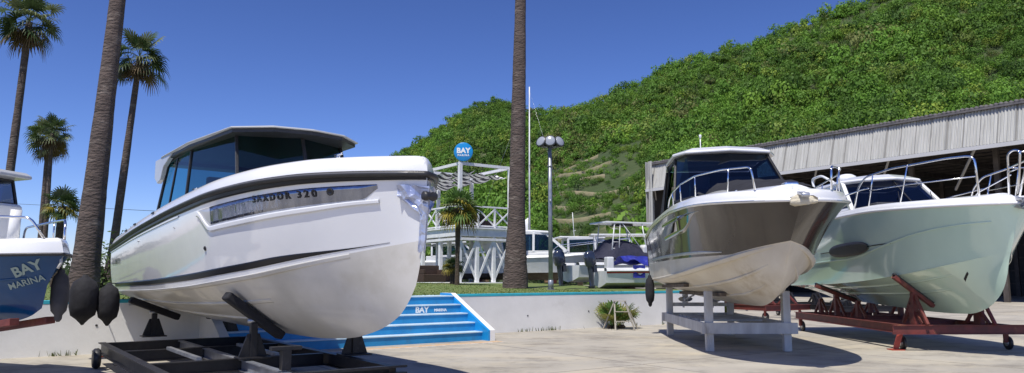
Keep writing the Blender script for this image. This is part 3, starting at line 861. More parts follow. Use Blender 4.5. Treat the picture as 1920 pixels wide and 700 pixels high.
    for sy in (-1, 1):
        b = MB()
        pr = [(2.22, 3.84), (2.22, 3.50), (2.42, 3.38), (2.62, 3.44), (2.76, 3.66), (3.3, 3.86), (3.3, 3.90), (2.6, 3.85)]
        v = [(x, sy*1.09, z) for x, z in pr]+[(x, sy*1.17, z) for x, z in pr]; n = len(pr)
        b.add(v, [tuple(range(n))[::-1], tuple(range(n, 2*n))]+[(k, (k+1) % n, n+(k+1) % n, n+k) for k in range(n)])
        b.build('roof_wing', M_grayroof, r, bevel=.01)
    # interior seen through the glass
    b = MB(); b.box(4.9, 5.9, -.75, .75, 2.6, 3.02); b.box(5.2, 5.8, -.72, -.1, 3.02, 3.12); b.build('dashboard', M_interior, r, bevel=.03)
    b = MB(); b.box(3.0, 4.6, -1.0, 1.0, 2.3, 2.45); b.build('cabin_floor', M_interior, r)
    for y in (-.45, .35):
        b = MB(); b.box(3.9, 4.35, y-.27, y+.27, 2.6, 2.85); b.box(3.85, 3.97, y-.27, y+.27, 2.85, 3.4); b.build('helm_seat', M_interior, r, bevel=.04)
    b = MB(); b.lathe([(.18, -.012), (.2, 0), (.18, .012)], 16, (4.85, -.42, 3.1), 'x'); b.build('steering_wheel', M_black, r)
    # foredeck rail fittings near the windscreen
    b = MB()
    for y in (.45, .62, .8): b.bar((6.85, y, 2.9), (6.8, y, 3.25), .03)
    b.bar((6.8, .35, 3.27), (6.8, .95, 3.25), .06, .04)
    b.build('deck_fitting', M_white, r, bevel=.005)
    # film wrapped stem fitting
    b = MB(); rows = []
    rg = random.Random(5)
    for i in range(14):
        z = 2.72-i*.060; row = []
        wd = .026*(1-smooth((i-2)/4.0)*.86)
        for j in range(13):
            t = (j/12-.5)*2; s_ = -1 if t < 0 else 1
            back = abs(t)*wd
            u = 1-back-.0005
            v = H.vz(u, z); p = H.pt(u, v, s_); n_ = H.nrm(u, v, s_)
            if abs(t) < .1: n_ = Vector((1, 0, 0))
            p = p+n_*(.03+rg.uniform(0, .045)*(1 if i < 6 else .35)); row.append(p+Vector((0, 0, rg.uniform(-.02, .02))))
        rows.append(row)
    b.grid(rows, False); b.build('stem_film', M_foil, r)
    b = MB(); b.lathe([(.05, -.09), (.06, -.05), (.04, 0), (.06, .05), (.05, .09)], 12, (10.05, 0, 2.58), 'y'); b.bar((9.9, 0, 2.64), (10.08, 0, 2.59), .1, .05); b.build('bow_roller', M_black, r)
    # swim platform and twin engines
    b = MB(); b.prism([(-.95, -1.15), (0.0, -1.32), (0.0, 1.32), (-.95, 1.15)], 1.36, 1.46, .02, .02); b.build('swim_platform', M_black, r, bevel=.012)
    for y in (-.45, .45): outboard(r, -.25, y, 1.50, 1.15, M_outboard, tilt=R(4))
    for y in (-.45, .45): propeller(r, -.62, y, .67, .19)
    for y in (-.75, .75):
        b = MB(); b.box(-.12, 0, y-.2, y+.2, 1.0, 1.04); b.build('trim_tab', M_anod, r)
    for (x, y) in ((8.9, -.62), (1.0, -1.2), (8.9, .62), (5.2, -1.32)):
        p = H.edge(x/L, -1 if y < 0 else 1, .18, .232)
        b = MB(); b.tube([p+Vector((-.1, 0, .04)), p+Vector((.1, 0, .04))], .014, 6); b.tube([p+Vector((-.03, 0, -.01)), p+Vector((-.03, 0, .04))], .012, 6); b.tube([p+Vector((.03, 0, -.01)), p+Vector((.03, 0, .04))], .012, 6)
        b.build('cleat', M_chrome, r)
    return r, H
boat1, H1 = build_boat1()
def local_to_world(root, p): return Matrix.Translation(root.location) @ root.rotation_euler.to_matrix().to_4x4() @ Vector(p)

# trailer for boat 1
def build_trailer1():
    ph = R(36); u = Vector((math.sin(ph), -math.cos(ph)))
    r = empty('boat_trailer', (-4.6, 12.1, 0), math.atan2(u.y, u.x), 'black steel boat trailer under the big white cruiser', 'trailer')
    hx, hy = 3.3, 1.34; zt = .40
    def ibeam(b, a, c, w=.12, h=.2):
        a = Vector(a); c = Vector(c)
        b.bar(a+Vector((0, 0, h/2-.008)), c+Vector((0, 0, h/2-.008)), w, .016)
        b.bar(a-Vector((0, 0, h/2-.008)), c-Vector((0, 0, h/2-.008)), w, .016)
        b.bar(a, c, .016, h-.034)
    for y in (-hy, hy):
        b = MB(); ibeam(b, (-hx, y, zt-.1), (hx, y, zt-.1)); b.build('side_rail', M_blacksteel, r)
    for x in (-hx+.07, -1.3, .9, hx-.07):
        b = MB(); ibeam(b, (x, -hy+.062, zt-.104), (x, hy-.062, zt-.104), .12, .19); b.build('cross_member', M_blacksteel, r)
    b = MB(); ibeam(b, (-hx+.14, 0, zt-.108), (hx-.14, 0, zt-.108), .1, .17); b.build('centre_beam', M_galv, r)
    for y in (-.6, .55):
        b = MB(); b.bar((-1.24, y, zt+.008), (.84, y, zt+.008), .07, .05); b.build('keel_rail', M_galv, r)
    b = MB()
    for k in range(2): b.bar((hx+.06, -hy-.1, zt+.01-.09*k), (hx+.06, hy+.12, zt+.01-.09*k), .10, .03)
    b.build('front_bar', M_blacksteel, r)
    # stands with tilting bunk pads
    def stand(x, y, ztop, tilt_axis_yaw, padlen, slope, nm='bunk_pad'):
        b = MB(); b.bar((x, y, zt), (x, y, ztop), .10, .10)
        b.add([(x-.02, y-.22, zt), (x+.02, y-.22, zt), (x+.02, y+.22, zt), (x-.02, y+.22, zt), (x-.02, y-.09, zt+.36), (x+.02, y-.09, zt+.36), (x+.02, y+.09, zt+.36), (x-.02, y+.09, zt+.36)],
              [(0,3,2,1),(4,5,6,7),(0,1,5,4),(1,2,6,5),(2,3,7,6),(3,0,4,7)])
        b.bar((x-.16, y, zt+.012), (x+.16, y, zt+.012), .46, .024)
        s_ = b.build('stand_post', M_blacksteel, r, bevel=.006)
        b = MB(); b.lathe([(.035, -.09), (.035, .09)], 10, (x, y, ztop+.03), 'y')
        bb = b.build('pivot_bolt', M_anod, s_)
        return s_
    def pad(p0, p1, w=.20, h=.14):
        b = MB(); b.bar(p0, p1, w, h); o = b.build('bunk_pad', M_fabric, r, bevel=.03)
        return o
    inv = (Matrix.Translation(r.location) @ r.rotation_euler.to_matrix().to_4x4()).inverted()
    # pads run athwartships, following the bottom: high outboard, low inboard
    def hull_pad(x, va, vb, side):
        """athwartships pad hugging the bottom of the hull at boat x"""
        u = x/10.0
        pa = local_to_world(boat1, H1.pt(u, va, side)+H1.nrm(u, va, side)*.125); pb = local_to_world(boat1, H1.pt(u, vb, side)+H1.nrm(u, vb, side)*.125)
        return inv @ pa, inv @ pb
    for x, side in ((6.45, -1), (7.0, 1), (1.15, -1), (1.2, 1)):
        a, c = hull_pad(x, .18, .88, side)
        pad(a, c, .22, .13)
        m = (a+c)/2; yy = max(-hy, min(hy, m.y*1.0))
        stand(m.x, m.y, m.z-.1, 0, 0, 0)
    # front keel post and rear wheels
    b = MB(); b.bar((hx-.5, .0, zt), (hx-.5, 0, .66), .12, .12); b.bar((hx-.5, -.2, .68), (hx-.5, .2, .68), .12, .05); b.build('keel_post', M_blacksteel, r, bevel=.006)
    for x in (-2.6, 2.2):
        for y in (-hy-.02, hy+.02):
            w = MB(); w.lathe([(.07, -.06), (.15, -.06), (.175, -.03), (.175, .03), (.15, .06), (.07, .06)], 22, (x, y+(.14 if y > 0 else -.14), .176), 'y')
            wo = w.build('wheel', M_black, r)
            w = MB(); w.lathe([(.075, -.05), (.075, .05)], 14, (x, y+(.14 if y > 0 else -.14), .176), 'y'); w.build('wheel_hub', M_brightred, wo)
    w = MB(); w.box(-hx-.07, -hx-.02, -hy-.02, -hy+.08, .12, .22); w.build('tail_light', M_brightred, r, bevel=.01)
    for y in (-hy+.25, hy-.25):
        b = MB(); b.bar((hx-.25, y, zt-.2), (hx-.25, y, .0), .07, .07); b.box(hx-.33, hx-.17, y-.08, y+.08, 0, .015); b.build('leg', M_blacksteel, r)
        b = MB(); b.bar((-hx+.3, y, zt-.2), (-hx+.3, y, .0), .07, .07); b.box(-hx+.22, -hx+.38, y-.08, y+.08, 0, .015); b.build('leg', M_blacksteel, r)
    return r
trailer1 = build_trailer1()

# ------------------------------------------------------------------ BOAT 2: bronze-brown cruiser on white timber stand
PH2 = R(-3.5); BOW2 = (4.86, 12.3)
def build_boat2():
    L = 9.5
    H = Hull(L,
        ys=[(0, 1.50), (.3, 1.60), (.6, 1.60), (.75, 1.52), (.86, 1.26), (.93, .90), (.97, .56), (.99, .29), (1, 0)],
        zs=[(0, 2.72), (.3, 2.96), (.55, 3.03), (.8, 3.00), (1, 2.90)],
        yc=[(0, 1.38), (.3, 1.42), (.6, 1.26), (.75, .99), (.86, .66), (.94, .34), (1, 0)],
        zc=[(0, 1.56), (.3, 1.62), (.55, 1.74), (.75, 1.92), (.9, 2.10), (1, 2.22)],
        zk=[(0, 1.06), (.5, 1.0), (.72, 1.02), (.84, 1.14), (.92, 1.36), (.97, 1.60), (1, 1.84)],
        xe=(8.45, 8.75, 9.5), pf=1.25, bulge=-.01, kb=0.06)
    r = boat_root('motor_cruiser', BOW2, L, PH2, 'bronze-brown motor cruiser with a cream bottom on a white timber stand')
    cut = lambda u: H.vz(u, max(H.zc(u)+.02, 1.98+.06*u+.10*smooth((u-.8)/.2)))
    H.patch('hull', M_brown, r, cut, 2.0, 14, transom=True)
    H.patch('hull_lower', M_bottomcream, r, 1.0, cut, 3, transom=True)
    H.patch('hull_bottom', M_bottomcream, r, 0.0, 1.0, 12, transom=True)
    for va, ua, ub in ((0.30, .04, .88), (0.60, .02, .93)):
        H.strip('spray_strake', M_bottomcream, r, ua, ub, lambda u, va=va: va, lambda u, va=va: va+.05, off=0.03)
    H.strip('spray_strake', M_bottomcream, r, 0.0, .96, lambda u: .93, lambda u: 1.0, off=0.05)
    H.strip('silver_stripe', M_anod, r, .12, .80, lambda u: cut(u)+.045, lambda u: cut(u)+.045+.05*(1-smooth((u-.7)/.1)*.6), off=0.006)
    H.strip('hull_window', M_window_black, r, .42, .80, lambda u: 1.60+.27*smooth((u-.64)/.16), lambda u: 1.90-.02*u, off=0.004, n=50)
    H.rail('rubbing_band', M_white, r, r=0.035, dz=-.01, dout=0.01)
    H.rail('rubbing_inlay', M_chrome, r, r=0.012, dz=-.012, dout=0.044)
    H.gunwale('gunwale', M_white, r, [(0.0, 0.0), (0.01, 0.05), (0.04, 0.12), (0.10, 0.17), (0.20, 0.19), (.5, .20)])
    H.deck('deck', M_white, r, 0.45, 0.19, 0.10, u0=.5)
    H.deck('deck', M_white, r, 0.45, 0.0, 0.02, u0=0, u1=.5)
    # raised coachroof in front of the screen
    rows = []
    for i in range(25):
        t = i/24; x = 4.6+3.1*t; w = 1.12*(1-t**2.6)**.5+.02; h = .34*(1-t**2.2)+.02; row = []
        for k in range(15):
            s_ = (k/14-.5)*2; yy = s_*w; zz = 3.20+h*(1-abs(s_)**3.2)
            row.append((x, yy, zz))
        rows.append(row)
    b = MB(); b.grid(rows); b.build('coachroof', M_white, r)
    # black cover lying over the foredeck and the foot of the windscreen
    rows = []
    rg = random.Random(3)
    for i in range(33):
        t = i/32; x = 4.75+3.7*t; w = (1.02*(1-t**3.0)**.5+.05)*(1 if t < .6 else 1-.35*(t-.6)); row = []
        for k in range(21):
            s_ = (k/20-.5)*2
            zz = 3.26+(.50*(1-t**1.5)+.02)*(1-abs(s_)**3)+.045*noise3(x*3.1, s_*3.7, 2)*(1-abs(s_)**4)+.02*noise3(x*9, s_*9)
            row.append((x+.05*noise3(s_*2, x), s_*w*.92+(.22 if t > .35 else .22*t/.35), zz))
        rows.append(row)
    b = MB(); b.grid(rows); b.build('foredeck_cover', M_fabric, r)
    K0 = kids(r)
    # cabin
    base = [Vector(p) for p in ((0.9, -1.24, 3.05), (3.35, -1.22, 3.34), (4.25, -.62, 3.40), (4.42, 0, 3.42), (4.25, .62, 3.40), (3.35, 1.22, 3.34), (0.9, 1.24, 3.05))]
    top = [Vector(p) for p in ((1.2, -1.10, 4.42), (2.35, -1.12, 4.52), (2.95, -.95, 4.53), (3.1, 0, 4.55), (2.95, .95, 4.53), (2.35, 1.12, 4.52), (1.2, 1.10, 4.42))]
    base[2] = Vector((3.95, -1.05, 3.38)); base[4] = Vector((3.95, 1.20, 3.38)); base[5] = Vector((3.35, 1.42, 3.34)); base[1] = Vector((3.35, -1.34, 3.34))
    cabin_glass(r, base, top, [M_glass_teal, M_glass_dark, M_glass_blue, M_glass_blue, M_glass_dark, M_glass_teal], M_black, r=.028, frame_name='cabin_frame', posts=(0, 1, 4, 5, 6))
    H_ = [(0.55, -1.10, -.10), (1.2, -1.2, -.02), (2.6, -1.24, 0), (3.1, -1.0, .0), (3.32, 0, .02), (3.1, 1.0, .0), (2.6, 1.24, 0), (1.2, 1.2, -.02), (0.55, 1.10, -.10)]
    b = MB(); b.prism(H_, 4.53, 4.70, .30, .11); b.build('roof', M_white, r, bevel=.05, seg=3)
    for sy in (-1, 1):
        b = MB(); b.add([(0.62, sy*1.12, 4.40), (1.22, sy*1.17, 4.50), (1.0, sy*1.28, 3.08), (0.30, sy*1.30, 2.95)], [(0, 1, 2, 3)])
        b.add([(0.62, sy*1.09, 4.40), (1.22, sy*1.14, 4.50), (1.0, sy*1.25, 3.08), (0.30, sy*1.27, 2.95)], [(3, 2, 1, 0)])
        b.build('canvas_side', M_fabric, r)
    b = MB(); b.add([(0.62, -1.1, 4.42), (0.62, 1.1, 4.42), (.25, 1.25, 2.9), (.25, -1.25, 2.9)], [(0, 1, 2, 3)]); b.build('canvas_back', M_fabric, r)
    b = MB(); b.box(1.2, 3.2, -1.0, 1.0, 3.0, 3.1); b.box(3.1, 3.7, -.95, .95, 3.1, 3.62); b.build('dashboard', M_interior, r, bevel=.03)
    for y in (-.5, .5):
        b = MB(); b.box(2.1, 2.5, y-.25, y+.25, 3.1, 3.55); b.box(2.05, 2.16, y-.25, y+.25, 3.55, 4.1); b.build('helm_seat', M_seat, r, bevel=.04)
    tube_obj('antenna', M_white, r, [(1.6, -.35, 4.66), (1.6, -.35, 4.95), (1.6, -.35, 5.2)], .014, 6)
    b = MB(); b.lathe([(.03, 0), (.035, .06), (.02, .08)], 10, (1.6, -.35, 5.2)); b.build('mast_light', M_white, r)
    shift_new(r, K0, (1.2, 0, 0.02))
    # pulpit rails, open at the stem
    for sy in (-1, 1):
        pts = [H.edge(u, sy, .10, dz) for u, dz in ((.49, .20), (.51, .36), (.56, .46), (.66, .53), (.78, .58), (.88, .60), (.945, .60))]
        end = H.edge(.95, sy, .10, .18); pts.append(end+Vector((.02, 0, -.0)))
        b = MB(); b.tube(rounded(pts, .1), .017, 8)
        for u, dz in ((.56, .46), (.66, .53), (.78, .58), (.90, .60)):
            a = H.edge(u, sy, .10, dz); c = H.edge(u-.008, sy, .13, .17); b.tube([c, a], .013, 6)
        b.build('pulpit_rail', M_chrome, r)
    # anchor roller bound in cloth
    K1 = kids(r)
    b = MB(); b.bar((7.45, 0, 3.26), (7.92, 0, 3.16), .14, .05); b.lathe([(.045, -.06), (.045, .06)], 12, (7.92, 0, 3.15), 'y'); b.build('bow_roller', M_anod, r, bevel=.01)
    rows = []
    rg = random.Random(9)
    for i in range(7):
        t = i/6; row = []
        for k in range(12):
            a = 2*math.pi*k/12; rr = (.03+.09*math.sin(math.pi*(t*.8+.15)))*(1+.28*rg.uniform(-1, 1))
            row.append((7.72+.10*t+.02*rg.uniform(-1, 1)+rr*.35*math.sin(a), (t-.5)*.42+.02, 3.10-.06*abs(t-.5)+rr*math.cos(a)*.85))
        rows.append(row)
    b = MB(); b.grid(rows, True, True); b.add(rows[0], [tuple(range(12))[::-1]]); b.add(rows[-1], [tuple(range(12))]); b.build('cloth_wrapping', M_cloth, r)
    b = MB(); b.box(7.0, 7.25, -.12, .12, 3.36, 3.46); b.build('windlass', M_chrome, r, bevel=.03)
    for x, y in ((6.55, -.85), (6.55, .85)):
        p = Vector((x, y*.95, 3.33)); b = MB(); b.tube([p+Vector((-.09, 0, .05)), p+Vector((.09, 0, .05))], .013, 6); b.tube([p+Vector((0, 0, -.02)), p+Vector((0, 0, .05))], .016, 6); b.build('cleat', M_chrome, r)
    shift_new(r, K1, (1.75, 0, -.20))
    b = MB()
    for x in (6.4, 6.52): b.bar((x, -1.15, 3.36), (x+.05, -.95, 3.27), .05, .02)
    b.build('deck_vent', M_black, r)
    for y in (-.42, .42):
        b = MB(); b.tube([(1.6, y, 1.12), (.35, y, .98)], .025, 8); b.bar((.42, y, 1.2), (.40, y, 1.0), .03, .10); b.build('propeller_shaft', M_anod, r)
        propeller(r, .25, y, .97, .20)
        b = MB(); b.add([(.0, y-.015, 1.15), (-.25, y-.015, 1.15), (-.2, y-.015, .72), (-.02, y-.015, .72), (.0, y+.015, 1.15), (-.25, y+.015, 1.15), (-.2, y+.015, .72), (-.02, y+.015, .72)],
            [(0, 1, 2, 3), (7, 6, 5, 4), (0, 4, 5, 1), (1, 5, 6, 2), (2, 6, 7, 3), (3, 7, 4, 0)]); b.build('rudder', M_anod, r)
    return r, H
boat2, H2 = build_boat2()
p = local_to_world(boat2, H2.edge(.02, -1, -.12, -.1))
fender('fender', (3.92, 21.2, 1.22), .13, .78, 'slim black fender hanging on a rope at the stern of the bronze-brown cruiser', local_to_world(boat2, H2.edge(.06, -1, -.02, .05)))

def build_stand2():
    r = empty('boat_stand', (5.28, 18.6, 0), R(-1), 'weathered white timber stand carrying the bronze-brown cruiser', 'boat stand')
    X0, X1, Y0, Y1 = -.93, .75, -2.2, 2.2
    for x, y, zt in ((X0, Y0, 1.30), (X1, Y0, 1.30), (X0-.0, Y1, 1.42), (X1, Y1, 1.42)):
        b = MB(); b.box(x-.082, x+.082, y-.080, y+.080, 0, zt); b.build('leg', M_whitewood, r, bevel=.012)
    z0, z1 = .38, .62
    for y in (Y0, Y1):
        s_ = -1 if y == Y0 else 1
        b = MB(); b.box(X0-.20, X1+.20, y+s_*.088, y+s_*.16, z0, z1); b.build('beam', M_whitewood, r, bevel=.008)
    for x, s_ in ((X0, -1), (X1, 1)):
        b = MB(); b.box(x+s_*.098-(.035 if s_ < 0 else 0)*1, x+s_*.098+(.035 if s_ > 0 else 0)+(.0), Y0-.08, Y1+.08, z0+.003, z1-.003); b.build('beam', M_whitewood, r, bevel=.006)
    b = MB()
    for k in range(7):
        y = -.9+k*.33; b.box(X0+.1, X1-.1, y, y+.29, z1-.05, z1-.01)
    b.build('deck_board', M_whitewood, r)
    for y in (Y0, Y1):
        zb = 1.0
        b = MB(); b.box(X0-.02, X1+.02, y-.05, y+.05, .80, .90) if y == Y1 else None
        if y == Y1: b.build('beam', M_whitewood, r, bevel=.01)
    # carpeted bunks along the bottom
    inv = (Matrix.Translation(r.location) @ r.rotation_euler.to_matrix().to_4x4()).inverted()
    for side in (-1, 1):
        for u0, u1, v in ((.06, .44, .74), (.08, .62, .42)):
            pts = []
            for k in range(2):
                u = (u0, u1)[k]
                pts.append(inv @ local_to_world(boat2, H2.pt(u, v, side)+H2.nrm(u, v, side)*.07))
            b = MB(); b.bar(pts[0], pts[1], .13, .08); b.build('bunk', M_trunkdark if False else pmat('worn_bunk_carpet', (.07, .055, .045), (.16, .13, .10), 6, rough=.9), r, bevel=.01)
    return r
build_stand2()

# ------------------------------------------------------------------ BOAT 3: pale green cruiser on red trailer
PH3 = R(0); BOW3 = (9.80, 14.15)
def build_boat3():
    L = 8.6
    H = Hull(L,
        ys=[(0, 1.35), (.3, 1.50), (.6, 1.50), (.75, 1.40), (.86, 1.14), (.93, .80), (.97, .50), (.99, .26), (1, 0)],
        zs=[(0, 2.95), (.3, 3.08), (.6, 3.12), (.85, 3.06), (1, 3.02)],
        yc=[(0, 1.28), (.3, 1.32), (.6, 1.18), (.75, .94), (.86, .62), (.94, .30), (1, 0)],
        zc=[(0, 1.36), (.3, 1.42), (.5, 1.50), (.7, 1.66), (.85, 1.86), (.95, 2.02), (1, 2.1)],
        zk=[(0, .98), (.4, .86), (.66, .80), (.80, .82), (.89, .96), (.95, 1.20), (.98, 1.42), (1, 1.68)],
        xe=(8.05, 8.2, 8.6), pf=1.22, bulge=.0, kb=-0.12)
    r = boat_root('motor_cruiser', BOW3, L, PH3, 'pale green motor cruiser with a tall steel bow rail on the red trailer')
    H.patch('hull', M_green, r, 1.0, 2.0, 14, transom=True)
    H.patch('hull_bottom', M_green, r, 0.0, 1.0, 12, transom=True)
    H.strip('spray_strake', M_green, r, 0.0, .95, lambda u: .97, lambda u: 1.0, off=0.008)
    for va, ua, ub in ((.40, .04, .80), (.68, .02, .84)):
        H.strip('spray_strake', M_green, r, ua, ub, lambda u, va=va: va, lambda u, va=va: va+.045, off=0.015)
    H.strip('hull_knuckle', M_green, r, .02, .97, lambda u: 1.34+.30*smooth((u-.45)/.5), lambda u: 1.36+.30*smooth((u-.45)/.5), off=.016, n=80)
    # black oblong fender pad held by a cord
    lw = lambda u: 1.515+.10*smooth((u-.44)/.2)*0
    el = lambda u: max(0.0, 1-abs((u-.485)/.115)**2.6)**.5
    H.strip('side_pad', M_black, r, .372, .598, lambda u: 1.49-.105*el(u), lambda u: 1.49+.105*el(u), off=.045, sides=(-1,), n=40)
    H.strip('pad_cord', M_black, r, .30, .70, lambda u: 1.484, lambda u: 1.497, off=.012, sides=(-1,), n=30)
    b = MB(); p = H.pt(.90, .55, -1)+H.nrm(.90, .55, -1)*.01
    H.strip('thruster_slot', M_blackgloss, r, .862, .885, lambda u: .50+(u-.862)*6, lambda u: .56+(u-.862)*6, off=.004, n=6)
    H.rail('rubbing_band', M_white, r, r=0.035, dz=0, dout=0.008)
    H.gunwale('gunwale', M_white, r, [(0.0, 0.02), (0.01, 0.07), (0.04, 0.12), (0.10, 0.15), (.5, .16)])
    H.deck('deck', M_white, r, 0.45, 0.155, 0.08)
    # cabin
    base = [Vector(p) for p in ((2.0, -1.20, 3.20), (4.20, -1.22, 3.22), (4.75, -.80, 3.24), (4.95, 0, 3.26), (4.75, .80, 3.24), (4.20, 1.22, 3.22), (2.0, 1.20, 3.20))]
    top = [Vector(p) for p in ((2.1, -1.04, 4.02), (3.25, -1.02, 4.06), (3.70, -.66, 4.08), (3.85, 0, 4.10), (3.70, .66, 4.08), (3.25, 1.02, 4.06), (2.1, 1.04, 4.02))]
    cabin_glass(r, base, top, [M_glass_blue, M_glass_blue, M_glass_blue, M_glass_blue, M_glass_blue, M_glass_blue], M_white, r=.034, frame_name='cabin_frame', skip=(0, 5), posts=(0, 1, 5, 6))
    b = MB(); b.bar(base[3], top[3], .03, .03); b.build('cabin_mullion', M_black, r)
    for k in (1, 5): b = MB(); b.bar(base[k], top[k], .10, .16); b.build('windscreen_pillar', M_white, r, bevel=.02)
    for sy in (-1, 1):     # side window in a white cabin side
        b = MB(); o_ = [Vector(p) for p in ((1.2, sy*1.21, 3.12), (4.28, sy*1.21, 3.24), (3.27, sy*1.03, 4.06), (1.5, sy*1.05, 4.02))]
        w = [Vector(p) for p in ((2.1, sy*1.185, 3.34), (3.95, sy*1.195, 3.36), (3.2, sy*1.06, 3.96), (2.2, sy*1.07, 3.93))]
        for k in range(4):
            j = (k+1) % 4; f = [o_[k], o_[j], w[j], w[k]]
            b.add(f if sy < 0 else f[::-1], [(0, 1, 2, 3)])
        b.build('cabin_side', M_white, r)
        pane(*w, 'window', M_glass_blue, r, 0.0)
    b = MB(); b.add([(1.2, -1.2, 3.12), (1.2, 1.2, 3.12), (1.5, 1.05, 4.02), (1.5, -1.05, 4.02)], [(0, 1, 2, 3)]); b.build('cabin_back', M_white, r)
    poly = [(1.1, -1.06, -.04), (3.3, -1.10, 0), (3.85, -.74, 0), (4.05, 0, .02), (3.85, .74, 0), (3.3, 1.10, 0), (1.1, 1.06, -.04)]
    b = MB(); b.prism(poly, 4.06, 4.24, .36, .12); b.build('roof', M_white, r, bevel=.05, seg=3)
    b = MB(); b.prism([(2.3, -.3), (3.0, -.3), (3.0, .3), (2.3, .3)], 4.235, 4.27, .03, .01); b.build('roof_hatch', M_white, r)
    b = MB(); b.lathe([(.02, 0), (.24, .01), (.27, .08), (.25, .16), (.15, .22), (.02, .24)], 20, (1.75, -.2, 4.30)); b.lathe([(.06, -.12), (.05, .02)], 10, (1.75, -.2, 4.30)); b.build('radar_dome', M_white, r)
    for sy in (-1, 1):
        b = MB(); b.tube(rounded([(1.2, sy*.9, 4.14), (1.0, sy*.9, 4.48), (1.7, sy*.9, 4.5), (2.35, sy*.85, 4.22)], .2), .035, 8); b.build('roof_rail', M_white, r)
    b = MB(); b.box(4.2, 4.8, -.9, .9, 3.25, 3.42); b.box(2.0, 4.2, -1.1, 1.1, 3.1, 3.15); b.build('dashboard', M_interior, r, bevel=.03)
    for y in (-.5, .45):
        b = MB(); b.box(2.7, 3.1, y-.25, y+.25, 3.15, 3.45); b.box(2.65, 2.76, y-.25, y+.25, 3.45, 3.85); b.build('helm_seat', M_seat, r, bevel=.04)
    for y in (-.45, .35):
        b = MB(); b.tube([(5.05, y, 3.36), (4.45, y+.28, 3.72)], .010, 5); b.build('wiper', M_black, r)
    # rails: low side rail, tall pulpit, centre piece
    for sy in (-1, 1):
        tall = [H.edge(u, sy, .10, dz) for u, dz in ((.545, .14), (.575, .62), (.62, .84), (.74, .92), (.90, .98))]+[H.edge(.952, sy, .08, .98), H.edge(.955, sy, .08, .13)]
        b = MB(); b.tube(rounded(tall, .16), .022, 8)
        for u, dz in ((.66, .865), (.80, .945)):
            a = H.edge(u, sy, .10, dz); c = H.edge(u-.035, sy, .12, .13); b.tube([c, a], .016, 6)
        a = H.edge(.64, sy, .10, .50); c = H.edge(.953, sy, .08, .56); m_ = H.edge(.80, sy, .10, .52); b.tube([a, m_, c], .013, 6)
        b.build('tall_bow_rail', M_chrome, r)
        low = [H.edge(u, sy, .10, dz) for u, dz in ((.20, .14), (.24, .38), (.34, .46), (.48, .52), (.60, .56), (.635, .56))]
        b = MB(); b.tube(rounded(low, .12), .016, 8)
        for u, dz in ((.34, .46), (.47, .52)):
            a = H.edge(u, sy, .10, dz); c = H.edge(u-.03, sy, .12, .13); b.tube([c, a], .013, 6)
        b.build('side_rail', M_chrome, r)
    b = MB()
    for sy in (-1, 1):
        b.tube(rounded([(8.42, sy*.10, 3.15), (8.62, sy*.20, 3.96), (8.78, sy*.20, 4.02), (8.98, sy*.20, 3.98), (8.72, sy*.12, 3.18)], .1), .020, 8)
        b.tube([(8.55, sy*.16, 3.62), (8.88, sy*.17, 3.66)], .014, 6)
    b.tube([(8.62, -.2, 3.70), (8.62, .2, 3.70)], .014, 6); b.tube([(8.95, -.2, 3.96), (8.95, .2, 3.96)], .016, 6)
    b.build('stem_rail', M_chrome, r)
    b = MB(); b.tube(rounded([(6.5, .35, 3.2), (6.7, .36, 3.42), (8.2, .12, 3.62)], .15), .014, 6); b.tube([(7.2, .3, 3.2), (7.2, .28, 3.48)], .011, 6); b.build('grab_rail', M_chrome, r)
    b = MB(); b.bar((8.35, 0, 3.13), (8.78, 0, 3.08), .16, .06); b.lathe([(.05, -.08), (.05, .08)], 12, (8.78, 0, 3.06), 'y'); b.build('bow_roller', M_anod, r, bevel=.01)
    b = MB()
    b.tube([(8.75, 0, 3.02), (8.5, 0, 2.93)], .025, 6); b.add([(8.72, -.17, 2.98), (8.78, 0, 2.86), (8.72, .17, 2.98), (8.55, .12, 2.94), (8.55, -.12, 2.94)], [(0, 1, 2, 3, 4), (4, 3, 2, 1, 0)]); b.build('anchor', M_galv, r)
    b = MB(); b.prism([(5.15+.2, -.12), (5.5, -.12), (5.5, .12), (5.35, .12)], 3.30, 3.36, .02, .02); b.build('deck_hatch', M_white, r)
    b = MB(); b.tube([(1.5, 0, 1.05), (.35, 0, .86)], .025, 8); b.build('propeller_shaft', M_anod, r)
    propeller(r, .25, 0, .84, .22)
    return r, H
boat3, H3 = build_boat3()

